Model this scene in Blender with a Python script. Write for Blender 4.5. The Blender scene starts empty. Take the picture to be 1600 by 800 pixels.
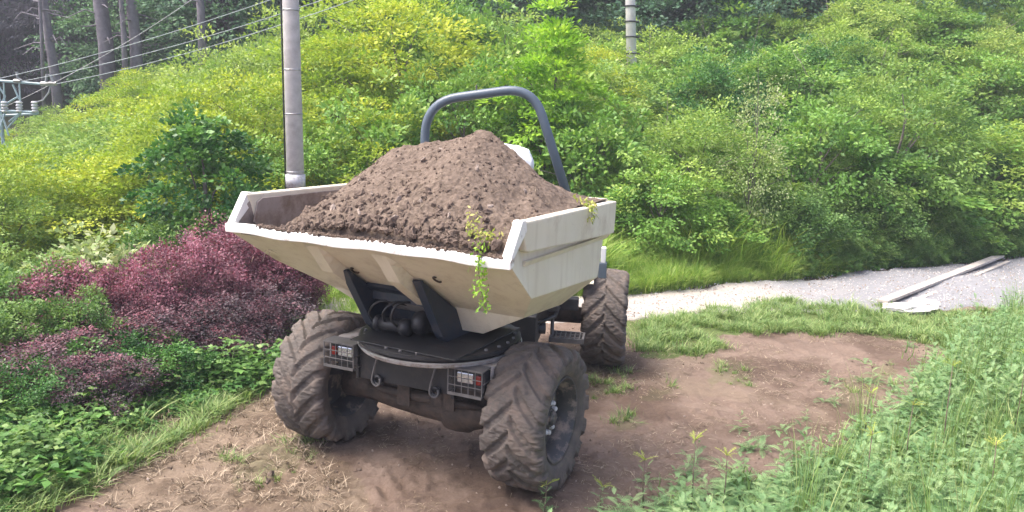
import bpy, bmesh, math, random
import numpy as np
from mathutils import Vector, Matrix, noise as mnoise

# ------------------------------------------------------------------ camera, sky, sun, exposure
S = bpy.context.scene
COL = S.collection
F_PX, CAM_Z, PITCH, ROLL = 1245.4, 2.989, -0.184, -0.031


def rotm(yaw, pitch, roll):
    cy, sy = math.cos(yaw), math.sin(yaw); cp, sp = math.cos(pitch), math.sin(pitch); cr, sr = math.cos(roll), math.sin(roll)
    return np.array([[cy, -sy, 0], [sy, cy, 0], [0, 0, 1]]) @ np.array([[1, 0, 0], [0, cp, -sp], [0, sp, cp]]) @ np.array([[cr, 0, sr], [0, 1, 0], [-sr, 0, cr]])


MW = rotm(0, PITCH, ROLL)
cam_d = bpy.data.cameras.new('camera')
cam = bpy.data.objects.new('camera', cam_d)
COL.objects.link(cam)
S.camera = cam
cam_d.sensor_width = 36
cam_d.lens = 36 * F_PX / 1600
cam_d.clip_end = 1500
cam_d.clip_start = 0.05
# blender camera: x right, y up, -z forward
mc = np.stack([MW[:, 0], MW[:, 2], -MW[:, 1]], 1)
m4 = Matrix([[*mc[0], 0], [*mc[1], 0], [*mc[2], CAM_Z], [0, 0, 0, 1]])
cam.matrix_world = m4

SUN_EL, SUN_AZ = math.radians(62), math.radians(-98)   # azimuth measured from +Y towards +X
wd = bpy.data.worlds.new('World')
S.world = wd
wd.use_nodes = True
nt = wd.node_tree
sky = nt.nodes.new('ShaderNodeTexSky')
sky.sky_type = 'NISHITA'
sky.sun_disc = False
sky.sun_elevation = SUN_EL
sky.sun_rotation = SUN_AZ
sky.air_density = 0.35
sky.dust_density = 4.0
sky.ozone_density = 1.0
bg = nt.nodes['Background']
bg.inputs['Strength'].default_value = 0.15
nt.links.new(sky.outputs[0], bg.inputs['Color'])
sun_d = bpy.data.lights.new('sun', 'SUN')
sun_d.energy = 1.1
sun_d.angle = math.radians(38)
sun_d.color = (1.0, 0.94, 0.84)
sun = bpy.data.objects.new('sun', sun_d)
COL.objects.link(sun)
sd = Vector((math.sin(SUN_AZ) * math.cos(SUN_EL), math.cos(SUN_AZ) * math.cos(SUN_EL), math.sin(SUN_EL)))
sun.rotation_euler = sd.to_track_quat('Z', 'Y').to_euler()
S.view_settings.view_transform = 'Standard'
S.view_settings.look = 'None'
S.view_settings.exposure = 2.05
S.view_settings.gamma = 1.0

# ------------------------------------------------------------------ helpers
rng = np.random.default_rng(7)
random.seed(7)


def ray(px, py):
    return MW @ np.array([(px - 800) / F_PX, 1, (400 - py) / F_PX])


def at_z(px, py, z=0.0):
    d = ray(px, py); t = (z - CAM_Z) / d[2]
    return np.array([d[0] * t, d[1] * t, z])


def at_y(px, py, y):
    d = ray(px, py); t = y / d[1]
    return np.array([d[0] * t, y, CAM_Z + d[2] * t])


def tag(o, label=None, cat=None, group=None, kind=None):
    if label: o['label'] = label
    if cat: o['category'] = cat
    if group: o['group'] = group
    if kind: o['kind'] = kind
    return o


def empty(name, loc=(0, 0, 0), rz=0.0, parent=None):
    o = bpy.data.objects.new(name, None)
    COL.objects.link(o)
    o.location = loc; o.rotation_euler = (0, 0, rz)
    o.empty_display_size = 0.1
    if parent: o.parent = parent
    return o


def link(name, me, mat=None, parent=None, smooth=False):
    o = bpy.data.objects.new(name, me)
    COL.objects.link(o)
    if mat is not None and not me.materials: me.materials.append(mat)
    if parent is not None: o.parent = parent
    if smooth: me.polygons.foreach_set('use_smooth', [True] * len(me.polygons))
    return o


def np_mesh(name, V, Q, k=4):
    """V (n,3) vertices, Q (m,k) faces"""
    V = np.asarray(V, dtype=np.float32); Q = np.asarray(Q, dtype=np.int32)
    me = bpy.data.meshes.new(name)
    me.vertices.add(len(V)); me.vertices.foreach_set('co', V.ravel())
    me.loops.add(Q.size); me.loops.foreach_set('vertex_index', Q.ravel())
    me.polygons.add(len(Q)); me.polygons.foreach_set('loop_start', np.arange(0, Q.size, k, dtype=np.int32))
    me.update(calc_edges=True)
    return me


def fattr(me, name, vals):
    a = me.attributes.new(name, 'FLOAT', 'POINT')
    a.data.foreach_set('value', np.asarray(vals, dtype=np.float32))


def hash2(ix, iy, seed):
    h = (ix.astype(np.int64) * 374761393 + iy.astype(np.int64) * 668265263 + seed * 974711) & 0xFFFFFFFF
    h = ((h ^ (h >> 13)) * 1274126177) & 0xFFFFFFFF
    return ((h ^ (h >> 16)) & 0xFFFF) / 65535.0


def vnoise(x, y, seed=0):
    x = np.asarray(x, float); y = np.asarray(y, float)
    ix = np.floor(x); iy = np.floor(y); fx = x - ix; fy = y - iy
    fx = fx * fx * (3 - 2 * fx); fy = fy * fy * (3 - 2 * fy)
    a = hash2(ix, iy, seed); b = hash2(ix + 1, iy, seed); c = hash2(ix, iy + 1, seed); d = hash2(ix + 1, iy + 1, seed)
    return (a * (1 - fx) + b * fx) * (1 - fy) + (c * (1 - fx) + d * fx) * fy - 0.5


def fbm(x, y, seed=0, octs=4, gain=0.5):
    s = 0; a = 1.0
    for k in range(octs):
        s = s + a * vnoise(np.asarray(x) * 2 ** k, np.asarray(y) * 2 ** k, seed + k * 17); a *= gain
    return s


def sstep(a, b, x):
    t = np.clip((np.asarray(x, float) - a) / (b - a), 0, 1)
    return t * t * (3 - 2 * t)


def inpoly(x, y, poly):
    x = np.asarray(x, float); y = np.asarray(y, float)
    r = np.zeros(x.shape, bool); n = len(poly)
    for i in range(n):
        x1, y1 = poly[i]; x2, y2 = poly[(i + 1) % n]
        c = ((y1 > y) != (y2 > y)) & (x < (x2 - x1) * (y - y1) / (y2 - y1 + 1e-12) + x1)
        r ^= c
    return r


class MB:
    """collects simple solids into one mesh"""
    def __init__(s): s.v = []; s.f = []

    def add(s, V, Fc):
        n = len(s.v); s.v += [tuple(map(float, p)) for p in V]; s.f += [tuple(n + i for i in q) for q in Fc]; return s

    def box(s, c, size, M=None):
        x, y, z = [d / 2 for d in size]
        P = [(-x, -y, -z), (x, -y, -z), (x, y, -z), (-x, y, -z), (-x, -y, z), (x, -y, z), (x, y, z), (-x, y, z)]
        P = [Vector(p) for p in P]
        if M is not None: P = [M @ p for p in P]
        P = [p + Vector(c) for p in P]
        return s.add(P, [(0, 3, 2, 1), (4, 5, 6, 7), (0, 1, 5, 4), (1, 2, 6, 5), (2, 3, 7, 6), (3, 0, 4, 7)])

    def tube(s, pts, r, n=8, cap=True, closed=False):
        pts = [Vector(p) for p in pts]; m = len(pts)
        rr = r if hasattr(r, '__len__') else [r] * m
        base = len(s.v); up = None
        for i, p in enumerate(pts):
            if closed: t = (pts[(i + 1) % m] - pts[i - 1]).normalized()
            else: t = (pts[min(i + 1, m - 1)] - pts[max(i - 1, 0)]).normalized()
            if up is None:
                up = Vector((0, 0, 1)) if abs(t.z) < 0.9 else Vector((1, 0, 0))
            a = (up - t * up.dot(t)).normalized(); b = t.cross(a); up = a
            for k in range(n):
                w = 2 * math.pi * k / n
                s.v.append(tuple(p + (a * math.cos(w) + b * math.sin(w)) * rr[i]))
        for i in range(m if closed else m - 1):
            j = (i + 1) % m
            for k in range(n):
                k2 = (k + 1) % n
                s.f.append((base + i * n + k, base + i * n + k2, base + j * n + k2, base + j * n + k))
        if cap and not closed:
            s.f.append(tuple(base + k for k in reversed(range(n))))
            s.f.append(tuple(base + (m - 1) * n + k for k in range(n)))
        return s

    def lathe(s, prof, c, n=32, axis='z', arc=None):
        """prof: (radius, height) list, closed ring when first==last"""
        base = len(s.v); m = len(prof)
        for k in range(n):
            w = 2 * math.pi * k / n
            for (r, h) in prof:
                q = (r * math.cos(w), r * math.sin(w), h)
                if axis == 'x': q = (h, r * math.cos(w), r * math.sin(w))
                s.v.append((c[0] + q[0], c[1] + q[1], c[2] + q[2]))
        for k in range(n):
            k2 = (k + 1) % n
            for i in range(m - 1):
                s.f.append((base + k * m + i, base + k2 * m + i, base + k2 * m + i + 1, base + k * m + i + 1))
        return s

    def prism(s, poly, lo, hi, plane='yz'):
        """extrude a polygon given in (a,b) along the third axis"""
        def P(a, b, t):
            return (t, a, b) if plane == 'yz' else ((a, t, b) if plane == 'xz' else (a, b, t))
        n = len(poly)
        V = [P(a, b, lo) for a, b in poly] + [P(a, b, hi) for a, b in poly]
        Fc = [tuple(range(n)), tuple(range(2 * n - 1, n - 1, -1))] + [(i, i + n, (i + 1) % n + n, (i + 1) % n) for i in range(n)]
        return s.add(V, Fc)

    def mesh(s, name):
        me = bpy.data.meshes.new(name); me.from_pydata(s.v, [], s.f); me.update()
        bm = bmesh.new(); bm.from_mesh(me); bmesh.ops.recalc_face_normals(bm, faces=bm.faces); bm.to_mesh(me); bm.free()
        return me

    def build(s, name, mat, parent=None, smooth=False, bevel=0.0, loc=None):
        me = s.mesh(name)
        o = link(name, me, mat, parent, smooth)
        if bevel:
            b = o.modifiers.new('bevel', 'BEVEL'); b.width = bevel; b.segments = 2; b.limit_method = 'ANGLE'; b.angle_limit = math.radians(35)
        if smooth and not bevel:
            pass
        return o


# ------------------------------------------------------------------ materials
def new_mat(name):
    m = bpy.data.materials.new(name); m.use_nodes = True
    n = m.node_tree.nodes; l = m.node_tree.links
    return m, n, l, n['Principled BSDF']


def ramp(n, l, src, stops):
    r = n.new('ShaderNodeValToRGB')
    while len(r.color_ramp.elements) < len(stops): r.color_ramp.elements.new(0.5)
    for e, (p, c) in zip(r.color_ramp.elements, stops):
        e.position = p; e.color = (*c, 1)
    l.new(src, r.inputs[0]); return r.outputs[0]


def noise_node(n, l, scale, detail=4, rough=0.6, coord='Object', dist=0.0):
    tc = n.new('ShaderNodeTexCoord'); t = n.new('ShaderNodeTexNoise')
    t.inputs['Scale'].default_value = scale; t.inputs['Detail'].default_value = detail
    t.inputs['Roughness'].default_value = rough; t.inputs['Distortion'].default_value = dist
    l.new(tc.outputs[coord], t.inputs['Vector'])
    return t.outputs[0]


def mixc(n, l, fac, a, b, mode='MIX'):
    m = n.new('ShaderNodeMix'); m.data_type = 'RGBA'; m.blend_type = mode
    for sck, v in ((m.inputs[0], fac), (m.inputs[6], a), (m.inputs[7], b)):
        if hasattr(v, 'is_linked') or hasattr(v, 'links'): l.new(v, sck)
        elif isinstance(v, (int, float)): sck.default_value = v
        else: sck.default_value = (*v, 1)
    return m.outputs[2]


def bump(n, l, bs, src, strength=0.3, dist=0.01, prev=None):
    b = n.new('ShaderNodeBump'); b.inputs['Strength'].default_value = strength; b.inputs['Distance'].default_value = dist
    l.new(src, b.inputs['Height'])
    if prev: l.new(prev, b.inputs['Normal'])
    l.new(b.outputs[0], bs.inputs['Normal']); return b.outputs[0]


def surf(name, c1, c2, scale=8, rough=0.7, bs_=0.3, bd=0.004, metal=0.0, dirt=None, dirt_scale=3, dirt_at=(0.5, 0.65), fine=None):
    m, n, l, b = new_mat(name)
    f = noise_node(n, l, scale)
    col = ramp(n, l, f, [(0.3, c1), (0.7, c2)])
    b.inputs['Roughness'].default_value = rough
    if dirt:
        d = noise_node(n, l, dirt_scale, 8, 0.7)
        k = ramp(n, l, d, [(dirt_at[0], (0, 0, 0)), (dirt_at[1], (1, 1, 1))])
        col = mixc(n, l, k, col, dirt)
        rr = n.new('ShaderNodeMapRange'); l.new(k, rr.inputs[0]); rr.inputs[3].default_value = rough; rr.inputs[4].default_value = 0.9
        l.new(rr.outputs[0], b.inputs['Roughness'])
    l.new(col, b.inputs['Base Color'])
    b.inputs['Metallic'].default_value = metal
    if bs_: bump(n, l, b, noise_node(n, l, fine or scale * 6, 5), bs_, bd)
    return m


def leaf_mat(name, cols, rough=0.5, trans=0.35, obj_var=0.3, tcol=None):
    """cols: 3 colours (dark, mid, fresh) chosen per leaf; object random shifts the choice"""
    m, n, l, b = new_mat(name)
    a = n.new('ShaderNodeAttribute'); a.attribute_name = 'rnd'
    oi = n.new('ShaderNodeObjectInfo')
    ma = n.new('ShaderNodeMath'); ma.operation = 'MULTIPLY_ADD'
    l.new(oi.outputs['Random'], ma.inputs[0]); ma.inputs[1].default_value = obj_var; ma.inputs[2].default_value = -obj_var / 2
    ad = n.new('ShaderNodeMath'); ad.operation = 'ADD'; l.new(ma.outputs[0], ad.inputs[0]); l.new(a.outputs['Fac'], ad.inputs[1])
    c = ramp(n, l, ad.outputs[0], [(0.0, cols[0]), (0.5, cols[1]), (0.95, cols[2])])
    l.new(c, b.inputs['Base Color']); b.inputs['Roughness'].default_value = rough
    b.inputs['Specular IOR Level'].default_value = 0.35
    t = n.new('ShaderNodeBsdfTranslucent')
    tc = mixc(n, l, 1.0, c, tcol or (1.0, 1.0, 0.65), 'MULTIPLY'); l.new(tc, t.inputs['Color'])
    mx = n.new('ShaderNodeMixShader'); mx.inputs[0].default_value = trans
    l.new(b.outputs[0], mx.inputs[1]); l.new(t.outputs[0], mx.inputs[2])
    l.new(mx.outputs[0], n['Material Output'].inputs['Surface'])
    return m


M = {}
M['rubber'] = surf('muddy_rubber', (0.066, 0.056, 0.049), (0.12, 0.099, 0.084), 6, 0.8, 0.5, 0.005, dirt=(0.175, 0.132, 0.105), dirt_scale=4.5, dirt_at=(0.48, 0.7), fine=70)
M['black'] = surf('black_paint', (0.010, 0.011, 0.013), (0.024, 0.024, 0.027), 6, 0.5, 0.15, 0.002, dirt=(0.075, 0.06, 0.052), dirt_scale=7, dirt_at=(0.55, 0.75))
M['darkblue'] = surf('dark_blue_paint', (0.012, 0.02, 0.035), (0.02, 0.03, 0.05), 5, 0.4, 0.1, 0.002, dirt=(0.09, 0.08, 0.075), dirt_scale=5, dirt_at=(0.52, 0.75))
M['grime'] = surf('oily_grime', (0.03, 0.023, 0.018), (0.085, 0.06, 0.045), 14, 0.7, 0.6, 0.01)
M['rim'] = surf('dusty_black_rim', (0.03, 0.03, 0.033), (0.06, 0.055, 0.052), 9, 0.5, 0.2, 0.003, dirt=(0.26, 0.2, 0.165), dirt_scale=6, dirt_at=(0.5, 0.62))
M['paleplate'] = surf('dusty_grey_plate', (0.30, 0.27, 0.25), (0.42, 0.39, 0.36), 6, 0.7, 0.2, 0.003, dirt=(0.2, 0.16, 0.13), dirt_scale=9)
M['steel'] = surf('worn_steel', (0.28, 0.28, 0.28), (0.42, 0.42, 0.42), 10, 0.4, 0.1, 0.002, metal=0.6, dirt=(0.2, 0.16, 0.13), dirt_scale=12, dirt_at=(0.55, 0.7))
M['cage'] = surf('grey_guard_wire', (0.075, 0.072, 0.07), (0.14, 0.13, 0.125), 12, 0.55, 0.1, 0.002)
M['hose'] = surf('hydraulic_hose', (0.012, 0.012, 0.013), (0.03, 0.03, 0.03), 8, 0.4, 0.1, 0.001)
M['rops'] = surf('slate_blue_tube', (0.075, 0.10, 0.13), (0.095, 0.125, 0.16), 4, 0.38, 0.06, 0.001)
M['nut'] = surf('pale_wheel_nuts', (0.5, 0.48, 0.46), (0.7, 0.68, 0.66), 30, 0.5, 0.3, 0.003)
M['redlens'] = surf('red_lens', (0.16, 0.012, 0.01), (0.24, 0.02, 0.015), 8, 0.25, 0, 0)
M['rust'] = surf('dark_rust', (0.02, 0.014, 0.01), (0.06, 0.032, 0.018), 30, 0.8, 0.3, 0.003)
M['plastic'] = surf('white_plastic_wrap', (0.72, 0.75, 0.78), (0.85, 0.87, 0.9), 8, 0.35, 0.5, 0.02)
M['concrete'] = surf('pole_concrete', (0.38, 0.36, 0.345), (0.50, 0.475, 0.46), 9, 0.85, 0.3, 0.003, dirt=(0.29, 0.26, 0.24), dirt_scale=2.2, dirt_at=(0.5, 0.75))
M['whitepaint'] = surf('white_paint', (0.7, 0.7, 0.7), (0.8, 0.8, 0.8), 6, 0.6, 0.1, 0.002)
M['paleconcrete'] = surf('pale_pole_concrete', (0.5, 0.48, 0.46), (0.64, 0.62, 0.6), 6, 0.85, 0.3, 0.003)
M['sleeve'] = surf('scuffed_sleeve', (0.42, 0.43, 0.45), (0.58, 0.58, 0.6), 12, 0.7, 0.2, 0.003, dirt=(0.3, 0.28, 0.26), dirt_scale=10)
M['bluepaint'] = surf('pale_blue_steel', (0.22, 0.31, 0.34), (0.34, 0.43, 0.46), 4, 0.6, 0, 0)
M['cable'] = surf('grey_cable', (0.16, 0.17, 0.18), (0.3, 0.31, 0.33), 3, 0.5, 0, 0)
M['wirelit'] = surf('pale_aluminium_wire', (0.30, 0.34, 0.36), (0.42, 0.46, 0.48), 3, 0.5, 0, 0)
M['wood'] = surf('weathered_plank', (0.33, 0.29, 0.255), (0.5, 0.46, 0.42), 9, 0.85, 0.4, 0.004)
M['bark'] = surf('grey_bark', (0.10, 0.085, 0.075), (0.2, 0.17, 0.16), 7, 0.9, 0.6, 0.02)
M['bark_violet'] = surf('violet_grey_bark', (0.11, 0.10, 0.12), (0.20, 0.18, 0.205), 5, 0.9, 0.6, 0.02)
M['twig'] = surf('twig', (0.10, 0.075, 0.055), (0.2, 0.15, 0.11), 10, 0.9, 0, 0)
M['palebark'] = surf('pale_stems', (0.2, 0.17, 0.14), (0.32, 0.28, 0.23), 6, 0.9, 0, 0)
M['straw'] = leaf_mat('dry_straw', [(0.13, 0.095, 0.065), (0.26, 0.20, 0.14), (0.42, 0.34, 0.25)], 0.8, 0.15, 0.5)
M['stone'] = surf('pale_stone', (0.25, 0.195, 0.16), (0.38, 0.31, 0.26), 14, 0.85, 0.4, 0.003)
M['whiterubble'] = surf('white_rubble', (0.40, 0.385, 0.37), (0.6, 0.58, 0.56), 6, 0.9, 0.5, 0.01)

# headlamp glass
m, n, l, b = new_mat('headlamp_glass'); M['lens'] = m
b.inputs['Base Color'].default_value = (0.72, 0.74, 0.77, 1); b.inputs['Metallic'].default_value = 0.75; b.inputs['Roughness'].default_value = 0.22
w = n.new('ShaderNodeTexWave'); w.inputs['Scale'].default_value = 40
tc = n.new('ShaderNodeTexCoord'); l.new(tc.outputs['Object'], w.inputs['Vector']); bump(n, l, b, w.outputs[0], 0.5, 0.003)

# skip paint: warm white with mud rubbed on it, inside face browner (attribute-free: uses noise only)
def paint(name, c1, c2, dirt, at=(0.55, 0.8), streak=True, sc=2.5):
    m, n, l, b = new_mat(name)
    col = ramp(n, l, noise_node(n, l, 1.7, 3), [(0.3, c1), (0.7, c2)])
    d = ramp(n, l, noise_node(n, l, sc, 9, 0.72), [(at[0], (0, 0, 0)), (at[1], (1, 1, 1))])
    if streak:
        tc = n.new('ShaderNodeTexCoord'); mp = n.new('ShaderNodeMapping'); mp.inputs['Scale'].default_value = (14, 14, 1.2)
        t = n.new('ShaderNodeTexNoise'); t.inputs['Scale'].default_value = 1.0; t.inputs['Detail'].default_value = 6
        l.new(tc.outputs['Object'], mp.inputs[0]); l.new(mp.outputs[0], t.inputs['Vector'])
        s2 = ramp(n, l, t.outputs[0], [(0.52, (0, 0, 0)), (0.8, (0.35, 0.35, 0.35))])
        col = mixc(n, l, s2, col, dirt)
    col = mixc(n, l, d, col, dirt)
    rn_ = ramp(n, l, noise_node(n, l, 11, 9, 0.8), [(0.66, (0, 0, 0)), (0.72, (0.8, 0.8, 0.8))])
    col = mixc(n, l, rn_, col, (0.16, 0.075, 0.035))
    # tiny mud flecks
    v = n.new('ShaderNodeTexVoronoi'); v.inputs['Scale'].default_value = 22
    tc = n.new('ShaderNodeTexCoord'); l.new(tc.outputs['Object'], v.inputs['Vector'])
    fl = ramp(n, l, v.outputs['Distance'], [(0.06, (0.55, 0.55, 0.55)), (0.14, (0, 0, 0))])
    nm = ramp(n, l, noise_node(n, l, 5, 3), [(0.5, (0, 0, 0)), (0.65, (1, 1, 1))])
    fl2 = mixc(n, l, 1.0, fl, nm, 'MULTIPLY')
    col = mixc(n, l, fl2, col, tuple(x * 0.6 for x in dirt))
    l.new(col, b.inputs['Base Color']); b.inputs['Roughness'].default_value = 0.5
    p = bump(n, l, b, noise_node(n, l, 6, 6), 0.15, 0.012)
    bump(n, l, b, noise_node(n, l, 2.2, 2), 0.35, 0.05, p)
    return m


M['skip'] = paint('cream_skip_paint', (0.62, 0.555, 0.43), (0.72, 0.66, 0.54), (0.36, 0.27, 0.18), (0.55, 0.85))
M['skip_under'] = paint('muddy_bounce_tinted_paint', (0.62, 0.54, 0.40), (0.72, 0.645, 0.50), (0.34, 0.25, 0.16), (0.52, 0.82))  # underside copy: warm ground bounce painted into the tan, plus mud splash
M['lip'] = paint('white_lip_paint', (0.76, 0.74, 0.68), (0.84, 0.82, 0.77), (0.24, 0.175, 0.135), (0.56, 0.66), False, 9)
M['inside'] = paint('scuffed_skip_inside', (0.22, 0.18, 0.16), (0.34, 0.29, 0.26), (0.16, 0.115, 0.09), (0.45, 0.6), True, 3)

# soil in the skip
def soil_mat(name, c, light, fine=1.0, wet=None):
    m, n, l, b = new_mat(name)
    col = ramp(n, l, noise_node(n, l, 9 * fine, 10, 0.75), [(0.3, tuple(x * 0.6 for x in c)), (0.5, c), (0.72, light)])
    v = n.new('ShaderNodeTexVoronoi'); v.inputs['Scale'].default_value = 45 * fine
    tc = n.new('ShaderNodeTexCoord'); l.new(tc.outputs['Object'], v.inputs['Vector'])
    col = mixc(n, l, 0.35, col, ramp(n, l, v.outputs['Color'], [(0.2, tuple(x * 0.55 for x in c)), (0.8, tuple(min(1, x * 1.3) for x in light))]))
    l.new(col, b.inputs['Base Color']); b.inputs['Roughness'].default_value = 0.95; b.inputs['Specular IOR Level'].default_value = 0.2
    p = bump(n, l, b, noise_node(n, l, 30 * fine, 10, 0.8), 0.6, 0.015)
    bump(n, l, b, v.outputs['Distance'], 0.25, 0.008, p)
    return m


M['soil'] = soil_mat('loose_brown_soil', (0.13, 0.097, 0.075), (0.19, 0.147, 0.116))
M['clod'] = soil_mat('soil_clod', (0.15, 0.11, 0.086), (0.235, 0.18, 0.145), 1.5)

# ground
m, n, l, b = new_mat('ground_mud_and_turf'); M['ground'] = m
c = (0.165, 0.115, 0.088)
mud = ramp(n, l, noise_node(n, l, 1.3, 9, 0.68), [(0.28, (0.105, 0.072, 0.056)), (0.5, c), (0.72, (0.235, 0.175, 0.14))])
mud = mixc(n, l, 0.4, mud, ramp(n, l, noise_node(n, l, 28, 8, 0.75), [(0.3, (0.09, 0.062, 0.046)), (0.7, (0.28, 0.215, 0.17))]))
dry = ramp(n, l, noise_node(n, l, 70, 8, 0.9, dist=1.5), [(0.35, (0.11, 0.08, 0.056)), (0.68, (0.30, 0.235, 0.165))])
turf = ramp(n, l, noise_node(n, l, 20, 8, 0.8), [(0.3, (0.05, 0.075, 0.022)), (0.7, (0.13, 0.17, 0.05))])
at_ = n.new('ShaderNodeAttribute'); at_.attribute_name = 'dry'; ag = n.new('ShaderNodeAttribute'); ag.attribute_name = 'turf'
col = mixc(n, l, at_.outputs['Fac'], mud, dry); col = mixc(n, l, ag.outputs['Fac'], col, turf)
aw = n.new('ShaderNodeAttribute'); aw.attribute_name = 'wet'
col = mixc(n, l, aw.outputs['Fac'], col, mixc(n, l, 1.0, col, (0.50, 0.46, 0.43), 'MULTIPLY'))
al = n.new('ShaderNodeAttribute'); al.attribute_name = 'litter'
col = mixc(n, l, al.outputs['Fac'], col, (0.032, 0.040, 0.018))
l.new(col, b.inputs['Base Color']); b.inputs['Roughness'].default_value = 0.9; b.inputs['Specular IOR Level'].default_value = 0.25
p = bump(n, l, b, noise_node(n, l, 9, 10, 0.75), 0.6, 0.03)
bump(n, l, b, noise_node(n, l, 60, 6, 0.8), 0.5, 0.01, p)

m, n, l, b = new_mat('crushed_gravel'); M['gravel'] = m
g1 = ramp(n, l, noise_node(n, l, 24, 9, 0.85), [(0.3, (0.17, 0.17, 0.178)), (0.7, (0.31, 0.31, 0.325))])
g2 = ramp(n, l, noise_node(n, l, 20, 9, 0.8), [(0.3, (0.32, 0.285, 0.25)), (0.7, (0.50, 0.455, 0.41))])
a = n.new('ShaderNodeAttribute'); a.attribute_name = 'pale'
col = mixc(n, l, a.outputs['Fac'], g1, g2)
l.new(col, b.inputs['Base Color']); b.inputs['Roughness'].default_value = 0.95
bump(n, l, b, noise_node(n, l, 50, 8, 0.8), 0.8, 0.02)

# foliage
M['lf_robinia'] = leaf_mat('yellow_green_leaves', [(0.13, 0.26, 0.035), (0.31, 0.43, 0.05), (0.56, 0.60, 0.07)], 0.5, 0.4, 0.35)
M['lf_robinia_dull'] = leaf_mat('soft_green_leaves', [(0.10, 0.22, 0.055), (0.22, 0.36, 0.08), (0.38, 0.49, 0.12)], 0.5, 0.4, 0.35)
M['lf_bush'] = leaf_mat('mid_green_leaves', [(0.08, 0.20, 0.045), (0.19, 0.36, 0.068), (0.38, 0.51, 0.11)], 0.45, 0.35, 0.45)
M['lf_bright'] = leaf_mat('bright_green_leaves', [(0.15, 0.33, 0.03), (0.27, 0.50, 0.045), (0.42, 0.62, 0.07)], 0.45, 0.4, 0.2)
M['lf_maple'] = leaf_mat('deep_green_leaves', [(0.02, 0.08, 0.022), (0.045, 0.15, 0.035), (0.14, 0.30, 0.06)], 0.4, 0.3, 0.2)
M['lf_dark'] = leaf_mat('dark_forest_leaves', [(0.05, 0.12, 0.07), (0.10, 0.21, 0.105), (0.19, 0.34, 0.15)], 0.55, 0.25, 0.4)
M['lf_conifer'] = leaf_mat('grey_brown_needles', [(0.09, 0.10, 0.11), (0.15, 0.145, 0.165), (0.24, 0.2, 0.225)], 0.8, 0.15, 0.3, (1, 1, 1))
M['lf_purple'] = leaf_mat('purple_barberry_leaves', [(0.055, 0.05, 0.058), (0.21, 0.09, 0.115), (0.46, 0.20, 0.26)], 0.5, 0.3, 0.2, (1, 0.6, 0.6))
M['lf_slate'] = leaf_mat('blue_purple_leaves', [(0.045, 0.055, 0.055), (0.11, 0.08, 0.092), (0.30, 0.12, 0.15)], 0.5, 0.25, 0.2, (1, 0.6, 0.6))
M['lf_hedge'] = leaf_mat('hedge_green_leaves', [(0.05, 0.12, 0.03), (0.12, 0.24, 0.06), (0.24, 0.36, 0.10)], 0.5, 0.35, 0.2)
M['lf_pale'] = leaf_mat('pale_young_leaves', [(0.13, 0.26, 0.06), (0.30, 0.40, 0.14), (0.48, 0.50, 0.30)], 0.45, 0.35, 0.1)
M['lf_cover'] = leaf_mat('ground_cover_leaves', [(0.045, 0.13, 0.035), (0.10, 0.24, 0.05), (0.20, 0.37, 0.09)], 0.62, 0.35, 0.45)
M['lf_weed'] = leaf_mat('weed_leaves', [(0.10, 0.21, 0.085), (0.20, 0.35, 0.15), (0.34, 0.47, 0.22)], 0.55, 0.35, 0.4)
M['lf_weedtip'] = leaf_mat('yellow_weed_tips', [(0.26, 0.36, 0.06), (0.40, 0.46, 0.10), (0.52, 0.5, 0.16)], 0.55, 0.35, 0.3)
M['grass'] = leaf_mat('grass_blades', [(0.12, 0.22, 0.07), (0.22, 0.34, 0.10), (0.40, 0.46, 0.20)], 0.55, 0.35, 0.3)
M['grass_lit'] = leaf_mat('tall_verge_grass', [(0.17, 0.33, 0.06), (0.32, 0.48, 0.09), (0.50, 0.58, 0.19)], 0.55, 0.4, 0.3)
M['yellowflower'] = surf('yellow_petals', (0.7, 0.5, 0.02), (0.8, 0.62, 0.03), 5, 0.6, 0, 0)
M['whiteflower'] = surf('white_petals', (0.7, 0.7, 0.68), (0.8, 0.8, 0.78), 5, 0.6, 0, 0)

# ------------------------------------------------------------------ terrain
def terrain_h(x, y):
    x = np.asarray(x, float); y = np.asarray(y, float)
    az = x / np.maximum(y, 1.0)
    h = 0 * x
    # bank rising at the right edge of the clearing
    h = h + 0.45 * sstep(3.6, 7.0, x) * (1 - sstep(7.5, 11.5, y))
    h = h + 0.25 * sstep(2.0, 4.0, x) * (1 - sstep(4.6, 6.2, y))
    # ground falls gently behind the hedge on the left, then rises
    h = h - 0.5 * sstep(-3.5, -6.0, x) * sstep(8, 12, y) * (1 - sstep(18, 26, y))
    # hillside
    crest = np.interp(az, [-0.66, -0.3, 0.0, 0.08, 0.2, 0.38, 0.6, 0.9], [6, 6.5, 6.5, 3.6, 4.6, 10.5, 18, 20])
    y0 = np.interp(az, [-0.6, -0.2, 0.1, 0.4, 0.65], [20, 18, 15.4, 17.0, 20.5])
    slope = np.interp(az, [-0.6, -0.2, 0.1, 0.4, 0.65], [0.22, 0.30, 0.30, 0.48, 0.5])
    rise = np.maximum(y - y0, 0) * slope
    hill = crest * (1 - np.exp(-rise / crest)) + 0.10 * np.maximum(y - 45, 0)
    h = h + hill
    # broad undulation
    h = h + 0.10 * fbm(x * 0.35, y * 0.35, 3, 3) * sstep(7, 12, y)
    return h


def gpoly(pts):
    return [tuple(at_z(px, py)[:2]) for px, py in pts]


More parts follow.
